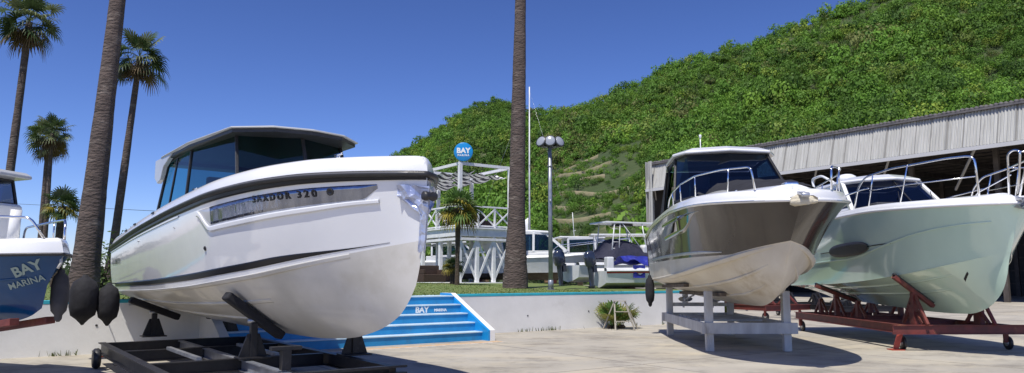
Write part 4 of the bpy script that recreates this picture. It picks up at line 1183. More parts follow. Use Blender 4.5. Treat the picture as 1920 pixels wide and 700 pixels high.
def red_trailer(name, loc, rz, L, W, label, group=None, support=None, dark=False, M_=None):
    M_ = M_ or M_redsteel
    r = empty(name, loc, rz, label, 'trailer', group)
    zt = .56; hx, hy = L/2, W/2
    def chan(b, a, c, w=.10, h=.20):
        a = Vector(a); c = Vector(c); o = Vector((0, 0, h/2-.008))
        b.bar(a+o, c+o, w, .016); b.bar(a-o, c-o, w, .016); b.bar(a, c, .02, h-.034)
    for y in (-hy, hy):
        b = MB(); chan(b, (-hx, y, zt-.1), (hx-.06, y, zt-.1)); b.build('side_rail', M_, r)
    for x in (hx, -hx+.05, -hx*.35, hx*.35):
        b = MB(); e = .28 if x == hx else -.055
        chan(b, (x, -hy-e, zt-.1), (x, hy+e, zt-.1), .10, .205 if x == hx else .19); b.build('cross_member', M_, r)
    for x in (hx-.25, -hx+.35):
        for y in (-hy, hy):
            b = MB(); b.bar((x, y, zt-.2), (x, y, .16), .05, .10); s_ = b.build('caster_fork', M_, r)
            b = MB(); b.lathe([(.05, -.035), (.13, -.035), (.15, -.02), (.15, .02), (.13, .035), (.05, .035)], 20, (x-.04, y+.07, .15), 'y'); b.build('tyre', M_black, s_)
            b = MB(); b.lathe([(.07, -.045), (.07, .045)], 12, (x-.04, y+.07, .15), 'y'); b.build('rim', M_anod, s_)
    for x in (hx-.5, -hx+.8, 0.0):
        for y in (-hy*.62, hy*.62):
            b = MB(); b.bar((x, y, zt), (x, y, .98), .13, .10)
            b.bar((x-.42, y, zt+.01), (x-.04, y, .93), .06, .06); b.bar((x+.42, y, zt+.01), (x+.04, y, .93), .06, .06)
            b.build('support_post', M_, r)
    return r
tr3 = red_trailer('boat_trailer', (9.80, 19.6, 0), R(-90), 6.3, 2.35, 'oxide-red steel trailer on casters under the pale green cruiser')
invt3 = (Matrix.Translation(tr3.location) @ tr3.rotation_euler.to_matrix().to_4x4()).inverted()
for x, side in ((5.95, -1), (5.95, 1), (2.2, -1), (2.2, 1)):
    u = x/8.6
    pa = invt3 @ local_to_world(boat3, H3.pt(u, .20, side)+H3.nrm(u, .20, side)*.12); pb = invt3 @ local_to_world(boat3, H3.pt(u, 1.02, side)+H3.nrm(u, 1.0, side)*.14)
    b = MB(); b.bar(pa, pb, .12, .08); b.build('bunk_beam', M_redsteel, tr3, bevel=.006)
    o = Vector((0, 0, .065)); mm = (pa+pb)/2
    b = MB(); b.bar((mm.x, mm.y, .55), (mm.x, mm.y, mm.z-.02), .13, .11); b.bar((mm.x-.5, mm.y, .57), (mm.x-.05, mm.y, mm.z-.08), .06, .06); b.bar((mm.x+.5, mm.y, .57), (mm.x+.05, mm.y, mm.z-.08), .06, .06); b.build('support_post', M_redsteel, tr3)
    b = MB(); b.bar(pa+o*1.0+Vector((0, 0, 0)), pb+o*1.0, .10, .05); b.build('bunk_pad', M_black, tr3, bevel=.01)
    if x > 5 and side < 0:
        b = MB(); e = (pb-pa).normalized(); b.bar(pb-e*.12-Vector((.062, 0, .0)), pb+e*.01-Vector((.062, 0, 0)), .01, .07); b.build('timber_end', M_wood, tr3)
b = MB(); b.bar((2.95, -1.20, .36), (2.92, -1.45 if False else -1.30, .02), .10, .10); b.box(2.80, 3.06, -1.44, -1.16, .0, .02); b.build('jack_leg', M_brightred, tr3)

# ------------------------------------------------------------------ BOAT 4: small blue hull at the left edge
PH4 = R(66); BOW4 = (-6.35, 10.5)
def build_boat4():
    L = 6.4
    H = Hull(L,
        ys=[(0, 1.05), (.4, 1.12), (.65, 1.06), (.8, .84), (.9, .54), (.96, .28), (1, 0)],
        zs=[(0, 1.78), (.4, 1.82), (.7, 1.87), (1, 1.93)],
        yc=[(0, .95), (.4, .95), (.65, .78), (.8, .50), (.9, .25), (1, 0)],
        zc=[(0, 1.15), (.4, 1.18), (.7, 1.28), (.9, 1.40), (1, 1.48)],
        zk=[(0, .88), (.5, .86), (.75, .90), (.88, .96), (.95, 1.04), (1, 1.16)],
        xe=(6.02, 6.1, 6.4), pf=1.15, bulge=0, kb=.04)
    r = boat_root('fishing_boat', BOW4, L, PH4, 'small blue-hulled fishing boat with white deck and wheelhouse, at the left edge')
    H.patch('hull', M_bluehull, r, 1.0, 2.0, 12, transom=True)
    H.patch('hull_bottom', M_bluehull, r, 0.0, 1.0, 10, transom=True)
    H.rail('rubbing_band', M_black, r, r=.022, dz=-.005, dout=.006)
    H.gunwale('gunwale', M_white, r, [(0, .0), (.02, .06), (.05, .16), (.08, .21), (.14, .23), (.30, .235), (.34, .1)])
    H.deck('deck', M_white, r, .33, .15, .03)
    H.strip('hull_knuckle', M_bluehull, r, .05, .95, lambda u: 1.30, lambda u: 1.34, off=.012)
    H.text('hull_lettering', pmat('pale_lettering', (.26, .34, .32), rough=.4), r, 'BAY', .20, 5.98, 1.72, bold=.006, shear=.1, slope=.38, squash=.85)
    H.text('hull_lettering', pmat('pale_lettering', (.62, .66, .60), rough=.4), r, 'MARINA', .125, 5.88, 1.53, bold=.002, shear=.1, slope=.30, squash=.9)
    # wheelhouse
    K0 = kids(r)
    b = MB(); b.prism([(3.6, -.62), (5.05, -.55), (5.2, 0), (5.05, .55), (3.6, .62)], 1.95, 2.75, .04, .05); b.build('console', M_white, r, bevel=.03)
    base = [Vector(p) for p in ((3.7, -.60, 2.75), (4.95, -.50, 2.75), (5.1, 0, 2.75), (4.95, .50, 2.75), (3.7, .60, 2.75))]
    top = [Vector(p) for p in ((3.6, -.58, 3.14), (4.85, -.48, 3.14), (5.0, 0, 3.15), (4.85, .48, 3.14), (3.6, .58, 3.14))]
    cabin_glass(r, base, top, [M_glass_blue]*4, M_black, r=.02, frame_name='cabin_frame')
    b = MB(); b.prism([(3.3, -.66), (5.15, -.6), (5.32, 0), (5.15, .6), (3.3, .66)], 3.15, 3.25, .08, .05); b.build('roof', M_grayroof, r, bevel=.015)
    shift_new(r, K0, (-.5, 0, 0))
    for sy in (-1, 1):
        b = MB(); b.tube(rounded([H.edge(.62, sy, .12, .2), H.edge(.63, sy, .12, .56), H.edge(.80, sy, .14, .58), H.edge(.94, sy, .12, .52), H.edge(.965, sy, .10, .22)], .1), .018, 8)
        b.tube([H.edge(.80, sy, .14, .58), H.edge(.80, sy, .14, .22)], .014, 6); b.build('bow_rail', M_chrome, r)
    b = MB(); b.tube([(5.42, -.12, 2.05), (5.47, -.12, 2.58)], .075, 12); b.build('rolled_awning', M_white, r)
    b = MB(); b.tube(rounded([(4.9, -.66, 1.95), (4.95, -.68, 2.9), (4.7, -.66, 3.2), (4.3, -.6, 3.24)], .2), .022, 8); b.build('grab_rail', M_chrome, r)
    tube_obj('antenna', M_white, r, [(4.0, .1, 3.2), (3.95, .1, 3.9), (3.8, .1, 4.7)], .004, 5)
    tube_obj('mooring_line', M_rope, r, [(6.3, .03, 1.95), (6.36, .0, 1.80), (6.34, -.03, 1.72)], .02, 6)
    return r, H
boat4, H4 = build_boat4()
r = empty('boat_stand', tuple(local_to_world(boat4, (4.3, 0, 0))), boat4.rotation_euler.z, 'red steel stand holding up the small blue fishing boat', 'boat stand')
for sy in (-1, 1):
    b = MB(); b.bar((-.35, sy*.42, .0), (-.35, sy*.42, .86), .12, .12); b.build('leg', M_redsteel, r)
    b = MB(); b.bar((-.35, sy*.42, .0), (-2.6, sy*.42, .0+.06), .10, .10); b.build('foot_rail', M_redsteel, r)
    b = MB(); b.bar((-.65, sy*.30, .70), (1.55, sy*.26, .98), .14, .10); b.build('bunk_beam', M_redsteel, r, bevel=.008)
    b = MB(); b.bar((-2.6, sy*.42, .1), (-2.6, sy*.42, .86), .12, .12); b.build('leg', M_redsteel, r)
b = MB(); b.bar((-.35, -.42, .3), (-.35, .42, .3), .1, .1); b.bar((-2.6, -.42, .3), (-2.6, .42, .3), .1, .1); b.build('cross_member', M_redsteel, r)

# fenders hanging between the two left boats
sp = local_to_world(boat1, (-.9, -1.1, 1.46))
def at(px, py, D):
    th = math.atan(170/1385); f = 1385*math.cos(th)-(350-py)*math.sin(th); up = 1385*math.sin(th)+(350-py)*math.cos(th)
    return Vector(((px-960)/f*D, D, 1.6+up/f*D))
fender('fender', at(112, 553, 10.9), .12, .66, 'slim grey-black fender hanging below the bow of the blue fishing boat', local_to_world(boat4, (6.30, .0, 1.93)), pmat('faded_black_fabric', (.075, .072, .075), (.04, .04, .045), 3, rough=.85, bump=.4, bscale=12))
fender('fender', at(157, 562, 14.6), .255, .86, 'widest of the two fat black fenders hanging at the stern of the big white cruiser', sp+Vector((-.15, -.55, .0)))
fender('fender', at(203, 570, 14.8), .20, .74, 'smaller fat black fender beside the widest one at the stern of the big white cruiser', sp+Vector((.35, -.45, .0)))
# ------------------------------------------------------------------ shed
def build_shed():
    A = Vector((39.2, 31.8, 0)); Bp = Vector((12.6, 68.8, 0))
    dx = (Bp-A); LEN = dx.length; rz = math.atan2(dx.y, dx.x)
    r = empty('storage_shed', A, rz, 'long open-fronted boat storage shed with a pale corrugated fascia', 'shed')
    ze, zt, DEP = 9.8, 12.25, 22.0
    m = pmat('corrugated_fascia', (.44, .44, .42), (.33, .33, .31), 1.0, rough=.7, detail=8, stretch=(6, 1, .25), c3=(.27, .26, .24), scale3=1.4, lo3=.56, hi3=.74)
    nt = m.node_tree; n = nt.nodes; l = nt.links; pb = n['Principled BSDF']; src = pb.inputs['Base Color'].links[0].from_socket
    tc = n.new('ShaderNodeTexCoord'); sx = n.new('ShaderNodeSeparateXYZ'); l.new(tc.outputs['Object'], sx.inputs[0])
    fr = n.new('ShaderNodeMath'); fr.operation = 'PINGPONG'; fr.inputs[1].default_value = .5; l.new(sx.outputs[0], fr.inputs[0])
    nz = n.new('ShaderNodeTexNoise'); nz.inputs['Scale'].default_value = 1.3; nz.inputs['Detail'].default_value = 6; l.new(tc.outputs['Object'], nz.inputs[0])
    ma = n.new('ShaderNodeMath'); ma.operation = 'MULTIPLY_ADD'; ma.inputs[1].default_value = .07; ma.inputs[2].default_value = .012; l.new(nz.outputs['Fac'], ma.inputs[0])
    lt = n.new('ShaderNodeMath'); lt.operation = 'LESS_THAN'; l.new(fr.outputs[0], lt.inputs[0]); l.new(ma.outputs[0], lt.inputs[1])
    ml = n.new('ShaderNodeMath'); ml.operation = 'MULTIPLY'; ml.inputs[1].default_value = .75; l.new(lt.outputs[0], ml.inputs[0])
    mx = n.new('ShaderNodeMix'); mx.data_type = 'RGBA'; l.new(ml.outputs[0], mx.inputs[0]); l.new(src, mx.inputs[6]); mx.inputs[7].default_value = (.17, .165, .155, 1)
    l.new(mx.outputs[2], pb.inputs['Base Color'])
    # fascia with real corrugations
    b = MB(); per = .19; nseg = int(LEN/per*6); rows = []
    for z, o in ((ze, .0), (zt, -.75)):
        rows.append([(LEN*i/nseg, o+.05*math.sin(2*math.pi*(LEN*i/nseg)/per)+.03*(math.floor(LEN*i/nseg) % 2), z) for i in range(nseg+1)])
    b.grid(rows, True); b.build('fascia', m, r)
    b = MB(); b.box(0, LEN, .02, .14, ze-.28, ze-.03); b.build('gutter', pmat('pale_gutter', (.50, .50, .50), rough=.6), r)
    m_t = pmat('dark_roof_tiles', (.085, .080, .085), (.14, .13, .13), 3, rough=.8)
    b = MB()
    for i in range(int(LEN/.28)):
        x = .14+i*.28; b.lathe([(.05, -.14), (.13, -.10), (.13, .55), (.05, .6)], 8, (x, -1.05, zt+.03+.02*math.sin(i*1.7)), 'y')
    b.build('ridge_tiles', m_t, r)
    b = MB(); b.box(0, LEN, -DEP, -.45, zt-.14, zt-.02); b.build('roof', m_t, r)
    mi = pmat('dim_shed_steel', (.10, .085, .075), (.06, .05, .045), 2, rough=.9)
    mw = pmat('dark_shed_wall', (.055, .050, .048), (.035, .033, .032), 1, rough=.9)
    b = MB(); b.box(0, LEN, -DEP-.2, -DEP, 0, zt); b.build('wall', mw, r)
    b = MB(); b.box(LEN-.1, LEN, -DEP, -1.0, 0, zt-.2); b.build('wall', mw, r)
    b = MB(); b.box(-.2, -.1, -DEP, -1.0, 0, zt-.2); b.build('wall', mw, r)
    b = MB(); b.grid([[(LEN+.01+.0*i, .25-i*.1+0, z) for i in range(1)] for z in (0,)]) if False else None
    # corrugated end panel at the far left end
    rows = [[(LEN-.15+.03*math.sin(i*1.1)+.12, .12-i*.03, z) for i in range(40)] for z in (6.2, zt+.1)]
    b = MB(); b.grid(rows); rows = [[(LEN-.45-.02*i, .14+.03*math.sin(i*1.2), z) for i in range(24)] for z in (6.4, zt+.1)]
    b.grid(rows); b.build('end_panel', m, r)
    # purlins, trusses, posts
    for k in range(12):
        y = -.8-k*1.8; z = ze-.15+(zt-.3-(ze-.15))*min(1, k/6.0)*.0+1.2
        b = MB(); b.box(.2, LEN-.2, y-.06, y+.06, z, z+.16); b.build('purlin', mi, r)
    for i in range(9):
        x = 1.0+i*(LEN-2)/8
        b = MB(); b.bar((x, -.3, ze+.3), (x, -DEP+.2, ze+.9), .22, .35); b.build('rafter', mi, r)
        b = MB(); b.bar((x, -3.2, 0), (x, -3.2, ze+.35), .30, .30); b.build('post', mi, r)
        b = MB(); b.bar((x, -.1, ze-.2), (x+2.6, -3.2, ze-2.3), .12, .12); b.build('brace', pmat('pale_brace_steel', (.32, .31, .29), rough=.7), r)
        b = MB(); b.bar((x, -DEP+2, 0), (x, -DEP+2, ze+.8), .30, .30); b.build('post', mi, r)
    for k in range(9):
        b = MB(); b.box(.2, LEN-.2, -DEP+.02, -DEP+.10, 1.0+k*1.1, 1.12+k*1.1); b.build('wall_girt', mi, r)
    return r
build_shed()

# ------------------------------------------------------------------ white timber two-storey deck
def build_deck():
    o = Vector((-2.48, 35.0, 0)); zb = 1.33
    r = empty('viewing_deck', (o.x, o.y, zb), YAW, 'white timber two-storey viewing deck with a crossed railing and striped shade', 'viewing deck')
    X1, Y1 = 2.9, 7.2        # along the wall direction / backwards
    zd, zr, zt = 2.62, 3.65, 5.68
    cols = [(0, 0), (.97, 0), (1.93, 0), (X1, 0), (0, 1.8), (0, 3.6), (0, 5.4), (0, Y1), (X1, Y1), (X1, 3.6), (1.55, Y1), (1.55, 3.6)]
    for i, (x, y) in enumerate(cols):
        tall = (x, y) in ((0, 0), (X1, 0), (0, Y1), (X1, Y1), (0, 3.6), (X1, 3.6))
        b = MB(); w = .085
        b.box(x-w, x+w, y-w, y+w, 0, zt if tall else zd-.2); b.build('post', M_whitetimber, r, bevel=.008)
    b = MB()
    b.box(-.25, X1+.25, -.25, Y1+.25, zd-.05, zd+.02); b.build('deck_floor', M_whitetimber, r)
    b = MB()
    for k in range(16): b.box(-.1+.0, X1+.1, .2+k*.45, .26+k*.45, zd-.2, zd-.052)
    b.build('joist', M_whitetimber, r)
    for (a, c) in (((-.2, -.13), (X1+.2, -.13)), ((-.13, -.2), (-.13, Y1+.2)), ((X1+.13, -.2), (X1+.13, Y1+.2)), ((-.2, Y1+.13), (X1+.2, Y1+.13))):
        b = MB(); b.bar((*a, zd-.23), (*c, zd-.23), .07, .36); b.bar((a[0], a[1], zd-.55), (c[0], c[1], zd-.55), .06, .12); b.build('edge_beam', M_whitetimber, r, bevel=.006)
    b = MB(); b.box(-.3, X1+.3, -.35, Y1+.3, -.12, .02); b.build('plinth', M_concrete, r)
    def braces(a, c, z0, z1, name, style, w=.09):
        a = Vector((*a, 0)); c = Vector((*c, 0)); b = MB(); Z0 = Vector((0, 0, z0)); Z1 = Vector((0, 0, z1))
        if style == 'x':
            n_ = (c-a).cross(Vector((0, 0, 1))).normalized()*.03
            b.bar(a+Z0+n_, c+Z1+n_, .04, w); b.bar(a+Z1-n_, c+Z0-n_, .04, w)
        else:
            m = (a+c)/2; b.bar(a+Z1, m+Z0, .05, w); b.bar(m+Z0, c+Z1, .05, w)
        b.build(name, M_whitetimber, r, bevel=.004)
    for i in range(3):
        x0, x1 = cols[i][0], cols[i+1][0]
        braces((x0, -.02), (x1, -.02), .1, zd-.5, 'brace', 'x', .11)
    # railing
    segs = [((0, -.1), (.97, -.1)), ((.97, -.1), (1.93, -.1)), ((1.93, -.1), (X1, -.1))]
    k = 0
    while k < 7: segs.append(((-.1, k*Y1/7), (-.1, (k+1)*Y1/7))); k += 1
    for a, c in segs:
        braces(a, c, zd+.12, zr-.08, 'railing_brace', 'x', .07)
        b = MB(); b.bar((*c, zd), (*c, zr), .08, .08); b.build('railing_post', M_whitetimber, r)
    for a, c in (((-.1, -.1), (X1+.1, -.1)), ((-.1, -.1), (-.1, Y1))):
        b = MB(); b.bar((*a, zr), (*c, zr), .12, .07); b.bar((*a, zd+.1), (*c, zd+.1), .06, .06); b.build('handrail', M_whitetimber, r)
    # pergola
    for (a, c) in (((-.1, 0), (X1+.1, 0)), ((0, .1), (0, Y1)), ((X1, .1), (X1, Y1)), ((0, Y1), (X1, Y1)), ((0, 3.6), (X1, 3.6))):
        b = MB(); b.bar((*a, zt+.01), (*c, zt+.01), .08, .14); b.build('pergola_beam', M_whitetimber, r, bevel=.006)
    # striped shade cloth, woven through and sagging
    m = bpy.data.materials.new('striped_shade'); m.use_nodes = True
    nt = m.node_tree; n = nt.nodes; l = nt.links; pb = n['Principled BSDF']; pb.inputs['Roughness'].default_value = .9
    tc = n.new('ShaderNodeTexCoord'); sx = n.new('ShaderNodeSeparateXYZ'); l.new(tc.outputs['Object'], sx.inputs[0])
    fr = n.new('ShaderNodeMath'); fr.operation = 'MULTIPLY'; fr.inputs[1].default_value = 1/.36; l.new(sx.outputs[1], fr.inputs[0])
    f2 = n.new('ShaderNodeMath'); f2.operation = 'FRACT'; l.new(fr.outputs[0], f2.inputs[0])
    lt = n.new('ShaderNodeMath'); lt.operation = 'LESS_THAN'; lt.inputs[1].default_value = .5; l.new(f2.outputs[0], lt.inputs[0])
    mx = n.new('ShaderNodeMix'); mx.data_type = 'RGBA'; l.new(lt.outputs[0], mx.inputs[0]); mx.inputs[6].default_value = (.70, .70, .71, 1); mx.inputs[7].default_value = (.07, .07, .09, 1)
    l.new(mx.outputs[2], pb.inputs['Base Color'])
    tr = n.new('ShaderNodeBsdfTranslucent'); l.new(mx.outputs[2], tr.inputs[0]); ms = n.new('ShaderNodeMixShader'); ms.inputs[0].default_value = .2
    l.new(pb.outputs[0], ms.inputs[1]); l.new(tr.outputs[0], ms.inputs[2]); l.new(ms.outputs[0], n['Material Output'].inputs[0])
    for j in range(3):
        x0 = .05+j*.95; rows = []
        for i in range(61):
            y = .1+(Y1-.2)*i/60; row = []
            for k in range(9):
                x = x0+.91*k/8
                z = zt-.16-.26*abs(math.sin(math.pi*y/1.8+j*.5))-.16*math.sin(math.pi*k/8)+.05*noise3(x*2.5, y*2.5, j)
                row.append((x, y, z))
            rows.append(row)
        b = MB(); b.grid(rows); b.build('shade_cloth', m, r)
    # stairs hint & furniture on the upper floor
    return r, o, zb
deck, DO, DZ = build_deck()
def deck_pt(x, y, z): return Matrix.Translation((DO.x, DO.y, DZ)) @ Matrix.Rotation(YAW, 4, 'Z') @ Vector((x, y, z))
# round sign
r = empty('round_sign', deck_pt(0.1, -.12, 5.76), 0, 'round blue sign standing on the corner of the white viewing deck', 'sign')
b = MB(); b.lathe([(.43, -.05), (.455, -.04), (.455, .05), (.43, .06)], 40, (0, 0, .47), 'y'); b.build('sign_disc', M_signblue, r)
for s_, sz, dz, bd in (('BAY', .34, .52, .016), ('MARINA', .125, .30, .004)):
    v, f = text_geo(s_, sz, bd, .004, 1.05 if sz > .2 else 1.3)
    b = MB(); b.add([(p.x, -.056-p.z, dz+p.y) for p in v], f); b.build('sign_lettering', M_lettering, r)
b = MB(); b.bar((-.2, 0, -.02), (-.2, 0, .2), .04, .04); b.bar((.2, 0, -.02), (.2, 0, .2), .04, .04); b.build('sign_bracket', M_galv, r)

for k, (x, y, w, txt) in enumerate(((.9, 2.6, 1.3, 'brown wicker box under the viewing deck, behind its crossed braces'), (-1.2, .6, 1.2, 'brown wicker box standing beside the foot of the small fan palm'), (-3.4, 2.2, 1.6, 'brown wicker box under the left side of the viewing deck'))):
    p = deck_pt(x, y, 0); r = empty('wicker_sofa', p, YAW, txt.replace('box', 'sofa'), 'sofa')
    b = MB(); b.box(-w/2, w/2, -.4, .4, .04, .42); b.build('seat', M_brownbox, r, bevel=.03)
    b = MB(); b.box(-w/2, w/2, .25, .42, .42, .82); b.build('backrest', M_brownbox, r, bevel=.03)
    for s_ in (-1, 1): b = MB(); b.box(s_*w/2-(.12 if s_ > 0 else 0), s_*w/2+(.12 if s_ < 0 else 0), -.4, .25, .42, .62); b.build('armrest', M_brownbox, r, bevel=.02)
for txt, x in (('dark cushioned chair nearer the post on the upper floor of the viewing deck', .7), ('dark cushioned chair farther along the upper floor of the viewing deck', 2.3)):
    p = deck_pt(x, 1.4, 2.64); r = empty('lounge_chair', p, YAW+.2, txt, 'chair')
    b = MB(); b.box(-.35, .35, -.35, .35, .15, .45); b.build('seat', M_brownbox, r, bevel=.03)
    b = MB(); b.box(-.35, .35, .25, .37, .45, .85); b.build('backrest', M_brownbox, r, bevel=.03)

# ------------------------------------------------------------------ lamp post
def build_lamp():
    X = (1032-960)/1385*27.6; zb = 1.13
    r = empty('lamp_post', (X, 27.6, zb), 0, 'tall grey lamp post with four round floodlights by the wall', 'lamp post')
    b = MB(); b.tube([(0, 0, 0), (0, 0, 3), (0, 0, 5.45)], [.085, .078, .07], 14); b.build('pole', M_galv, r)
    b = MB(); b.box(-.14, .14, -.14, .14, 0, .03); b.lathe([(.11, .03), (.10, .35), (.086, .36)], 14); b.build('pole_base', M_galv, r)
    b = MB(); b.lathe([(.09, 4.6), (.09, 4.66)], 12); b.build('pole_band', M_galv, r)
    b = MB()
    heads = [(-.34, -.10, R(-42), R(70)), (0.0, -.22, R(-8), R(76)), (.36, -.10, R(38), R(70)), (.08, .28, R(160), R(60))]
    for x, y, yaw, ti in heads: b.tube([(0, 0, 5.42), (x*.5, y*.5, 5.36), (x, y, 5.44)], .03, 8)
    b.build('bracket', M_galv, r)
    for x, y, yaw, ti in heads:
        M = Matrix.Translation((x, y, 5.56)) @ Matrix.Rotation(yaw, 4, 'Z') @ Matrix.Rotation(ti, 4, 'X')
        b = MB(); b.lathe([(.07, -.34), (.13, -.29), (.21, -.05), (.235, 0), (.22, .02)], 20, (0, 0, 0), M=M); h = b.build('lamp_head', M_black, r)
        b = MB(); b.lathe([(.20, .022), (.17, .04), (.02, .05)], 20, (0, 0, 0), M=M); b.build('lamp_lens', pmat('lamp_lens', (.30, .32, .36), rough=.2), h)
    b = MB(); b.lathe([(.03, -.05), (.035, .05)], 8, (.0, -.1, 3.3)); b.build('socket_box', M_galv, r)
    return r
build_lamp()

# ------------------------------------------------------------------ palms
def fan_leaf(P0, az, el, lp, Rf, droop, rg, col, nb=17, spread=115, tw=0.0):
    """returns verts (quads) and colours"""
    d = Vector((math.cos(az)*math.cos(el), math.sin(az)*math.cos(el), math.sin(el)))
    sd = Vector((-math.sin(az), math.cos(az), 0)); nrm = sd.cross(d)*-1
    if tw: q = Matrix.Rotation(tw, 3, d); sd = q @ sd; nrm = q @ nrm
    Q = []; Cl = []
    p1 = P0+d*lp-Vector((0, 0, 1))*droop*lp*.25
    w = .018
    Q.append((P0-sd*w, P0+sd*w, p1+sd*w*.7, p1-sd*w*.7)); Cl.append(Vector(col)*1.1)
    d2 = (d-Vector((0, 0, 1))*droop*.55).normalized(); 
    for k in range(nb):
        th = R(spread)*(2*k/(nb-1)-1); L_ = Rf*(1-.22*abs(th/R(spread))**2)*rg.uniform(.9, 1.08)
        dr = (d2*math.cos(th)+sd*math.sin(th)).normalized()
        side = nrm.cross(dr).normalized(); w0 = .012; w1 = L_*.062
        m = p1+dr*L_*.52+nrm*.02*math.sin(k*3.1); t1 = p1+dr*L_*.8-Vector((0, 0, 1))*droop*L_*.12; t = p1+dr*L_-Vector((0, 0, 1))*(droop*.42+rg.uniform(.02, .12))*L_
        c = Vector(col)*rg.uniform(.75, 1.25)
        Q.append((p1-side*w0, p1+side*w0, m+side*w1, m-side*w1)); Cl.append(c)
        Q.append((m-side*w1, m+side*w1, t1+side*w1*.6, t1-side*w1*.6)); Cl.append(c)
        Q.append((t1-side*w1*.6, t1+side*w1*.6, t+side*.004, t-side*.004)); Cl.append(c*1.1)
    return Q, Cl
def crown_object(name, parent, P, rad, nleaf, seed, dead=.18, el_hi=85, el_lo=-55, yellow=0.0, green=(.055, .085, .032), lp_=.58, nb=17):
    rg = random.Random(seed); Q = []; Cl = []
    for i in range(nleaf):
        t = (i+.5)/nleaf; az = i*2.39996+rg.uniform(-.25, .25)
        el = R(el_hi+(el_lo-el_hi)*(t**.85)+rg.uniform(-9, 9))
        c = Vector(green)*rg.uniform(.75, 1.3)
        if rg.random() < .4: c = Vector((.15, .175, .08))*rg.uniform(.8, 1.2)
        if t > 1-dead: c = Vector((.15, .105, .055))*rg.uniform(.6, 1.2)
        elif yellow and t > .55 and rg.random() < yellow: c = Vector((.24, .20, .03))*rg.uniform(.8, 1.2)
        lp = rad*lp_*rg.uniform(.62, 1.28)*(1 if t < 1-dead else .75); Rf = rad*(1-lp_)*rg.uniform(.95, 1.35)
        q, cc = fan_leaf(P+Vector((0, 0, rad*.05*(1-2*t))), az, el, lp, Rf, .25+.55*t+rg.uniform(-.1, .15), rg, c, nb, tw=rg.uniform(-.7, .7))
        Q += q; Cl += cc
    V = np.array([[tuple(v) for v in q] for q in Q]).reshape(-1, 3)
    col = np.repeat(np.array([tuple(c) for c in Cl]), 4, 0)
    return attr_mesh(name, V, np.arange(len(V)).reshape(-1, 4), col, M_leaf, parent)
def trunk_mesh(path, radii, parent, mat, rough=.03, n=20, sub=70, seed=1, ring=.012):
    P = [Vector(p) for p in path]; m = len(P); v = []; rows = []
    fx = pchip([(i/(m-1), p.x) for i, p in enumerate(P)]); fy = pchip([(i/(m-1), p.y) for i, p in enumerate(P)]); fz = pchip([(i/(m-1), p.z) for i, p in enumerate(P)])
    fr = pchip([(i/(m-1), q) for i, q in enumerate(radii)])
    for i in range(sub+1):
        t = i/sub; row = []; r0 = fr(t)*(1+ring*2.2*noise3(seed, i*.9)+.05*noise3(seed+3, i*.22)+.035*max(0, math.sin(i*.8))*(1-t)**5)
        for k in range(n):
            a = 2*math.pi*k/n; rr = r0*(1+rough*noise3(math.cos(a)*2+seed, math.sin(a)*2, i*.35))
            row.append((fx(t)+rr*math.cos(a), fy(t)+rr*math.sin(a), fz(t)))
        rows.append(row)
    b = MB(); b.grid(rows, True, True); return b.build('trunk', mat, parent)
def palm(label, base, top, r0, r1, rad, nleaf, seed, bulge=1.0, bend=0.0, group=None, crown=True, name='palm_tree', radii=None, mat=None, skirt=True, **kw):
    base = Vector(base); top = Vector(top); T = top-base
    r = empty(name, base, 0, label, 'palm tree', group)
    path = []
    for i in range(7):
        t = i/6; path.append(Vector((T.x*(t-bend*math.sin(math.pi*t)), T.y*t, T.z*t)))
    rr = radii or [r0*1.45*bulge, r0*1.12, r0, r0*.92+r1*.08, (r0+r1)/2, r1*1.05, r1]
    trunk_mesh(path, rr, r, mat or M_trunk, seed=seed)
    if crown:
        crown_object('crown', r, T, rad, nleaf, seed, **kw)
        if skirt:   # dead leaves hanging round the neck
            rg = random.Random(seed+50); Q = []; Cl = []
            for i in range(14):
                az = rg.uniform(0, 6.283); P0 = T+Vector((0, 0, -rad*rg.uniform(0, .12)))
                q, cc = fan_leaf(P0, az, R(rg.uniform(-80, -58)), rad*.22, rad*rg.uniform(.35, .55), .3, rg, Vector((.13, .085, .05))*rg.uniform(.5, 1.2), 9, 60)
                Q += q; Cl += cc
            V = np.array([[tuple(v) for v in q] for q in Q]).reshape(-1, 3)
            attr_mesh('dead_leaf_skirt', V, np.arange(len(V)).reshape(-1, 4), np.repeat(np.array([tuple(c) for c in Cl]), 4, 0), M_leaf, r)
    return r
def gz(p, z): q = Vector(p); q.z = z; return q
# big foreground trunk behind the stern, crown above the picture
pb_ = at(154, 548, 18.6); pt_ = at(268, -400, 18.9)
palm('massive leaning palm trunk with a ringed swollen foot behind the white cruiser', gz(pb_, 1.0), pt_, .42, .24, 2.1, 46, 3,
     radii=[.355, .285, .235, .20, .185, .18, .175], bend=-.012)
palm('tall palm at the far left with its crown at the top edge of the picture', gz(at(8, 330, 26), 1.0), at(55, 42, 26), .14, .11, 1.22, 40, 5)
palm('tall slim palm just right of the massive palm trunk', gz(at(206, 470, 29), 1.0), at(262, 108, 29), .15, .11, 1.22, 38, 8)
palm('shorter palm with a round crown, the left and darker trunk of the close pair', gz(at(74, 460, 44), 1.0), at(90, 268, 44), .14, .11, 1.25, 32, 12, dead=.25)
palm('shorter palm with a round crown, the right and paler trunk of the close pair', gz(at(84, 460, 42), 1.0), at(98, 250, 42), .13, .10, 1.35, 34, 14, dead=.25)
palm('small yellow-flowered fan palm behind the bow of the blue fishing boat', gz(at(108, 470, 24), 1.0), at(117, 388, 24), .13, .12, .66, 24, 17, el_lo=-20, dead=0, yellow=.35, skirt=False, mat=M_trunkdark, lp_=.5, green=(.05, .085, .03))
pf = bpy.data.objects.new('x', None); bpy.data.objects.remove(pf)
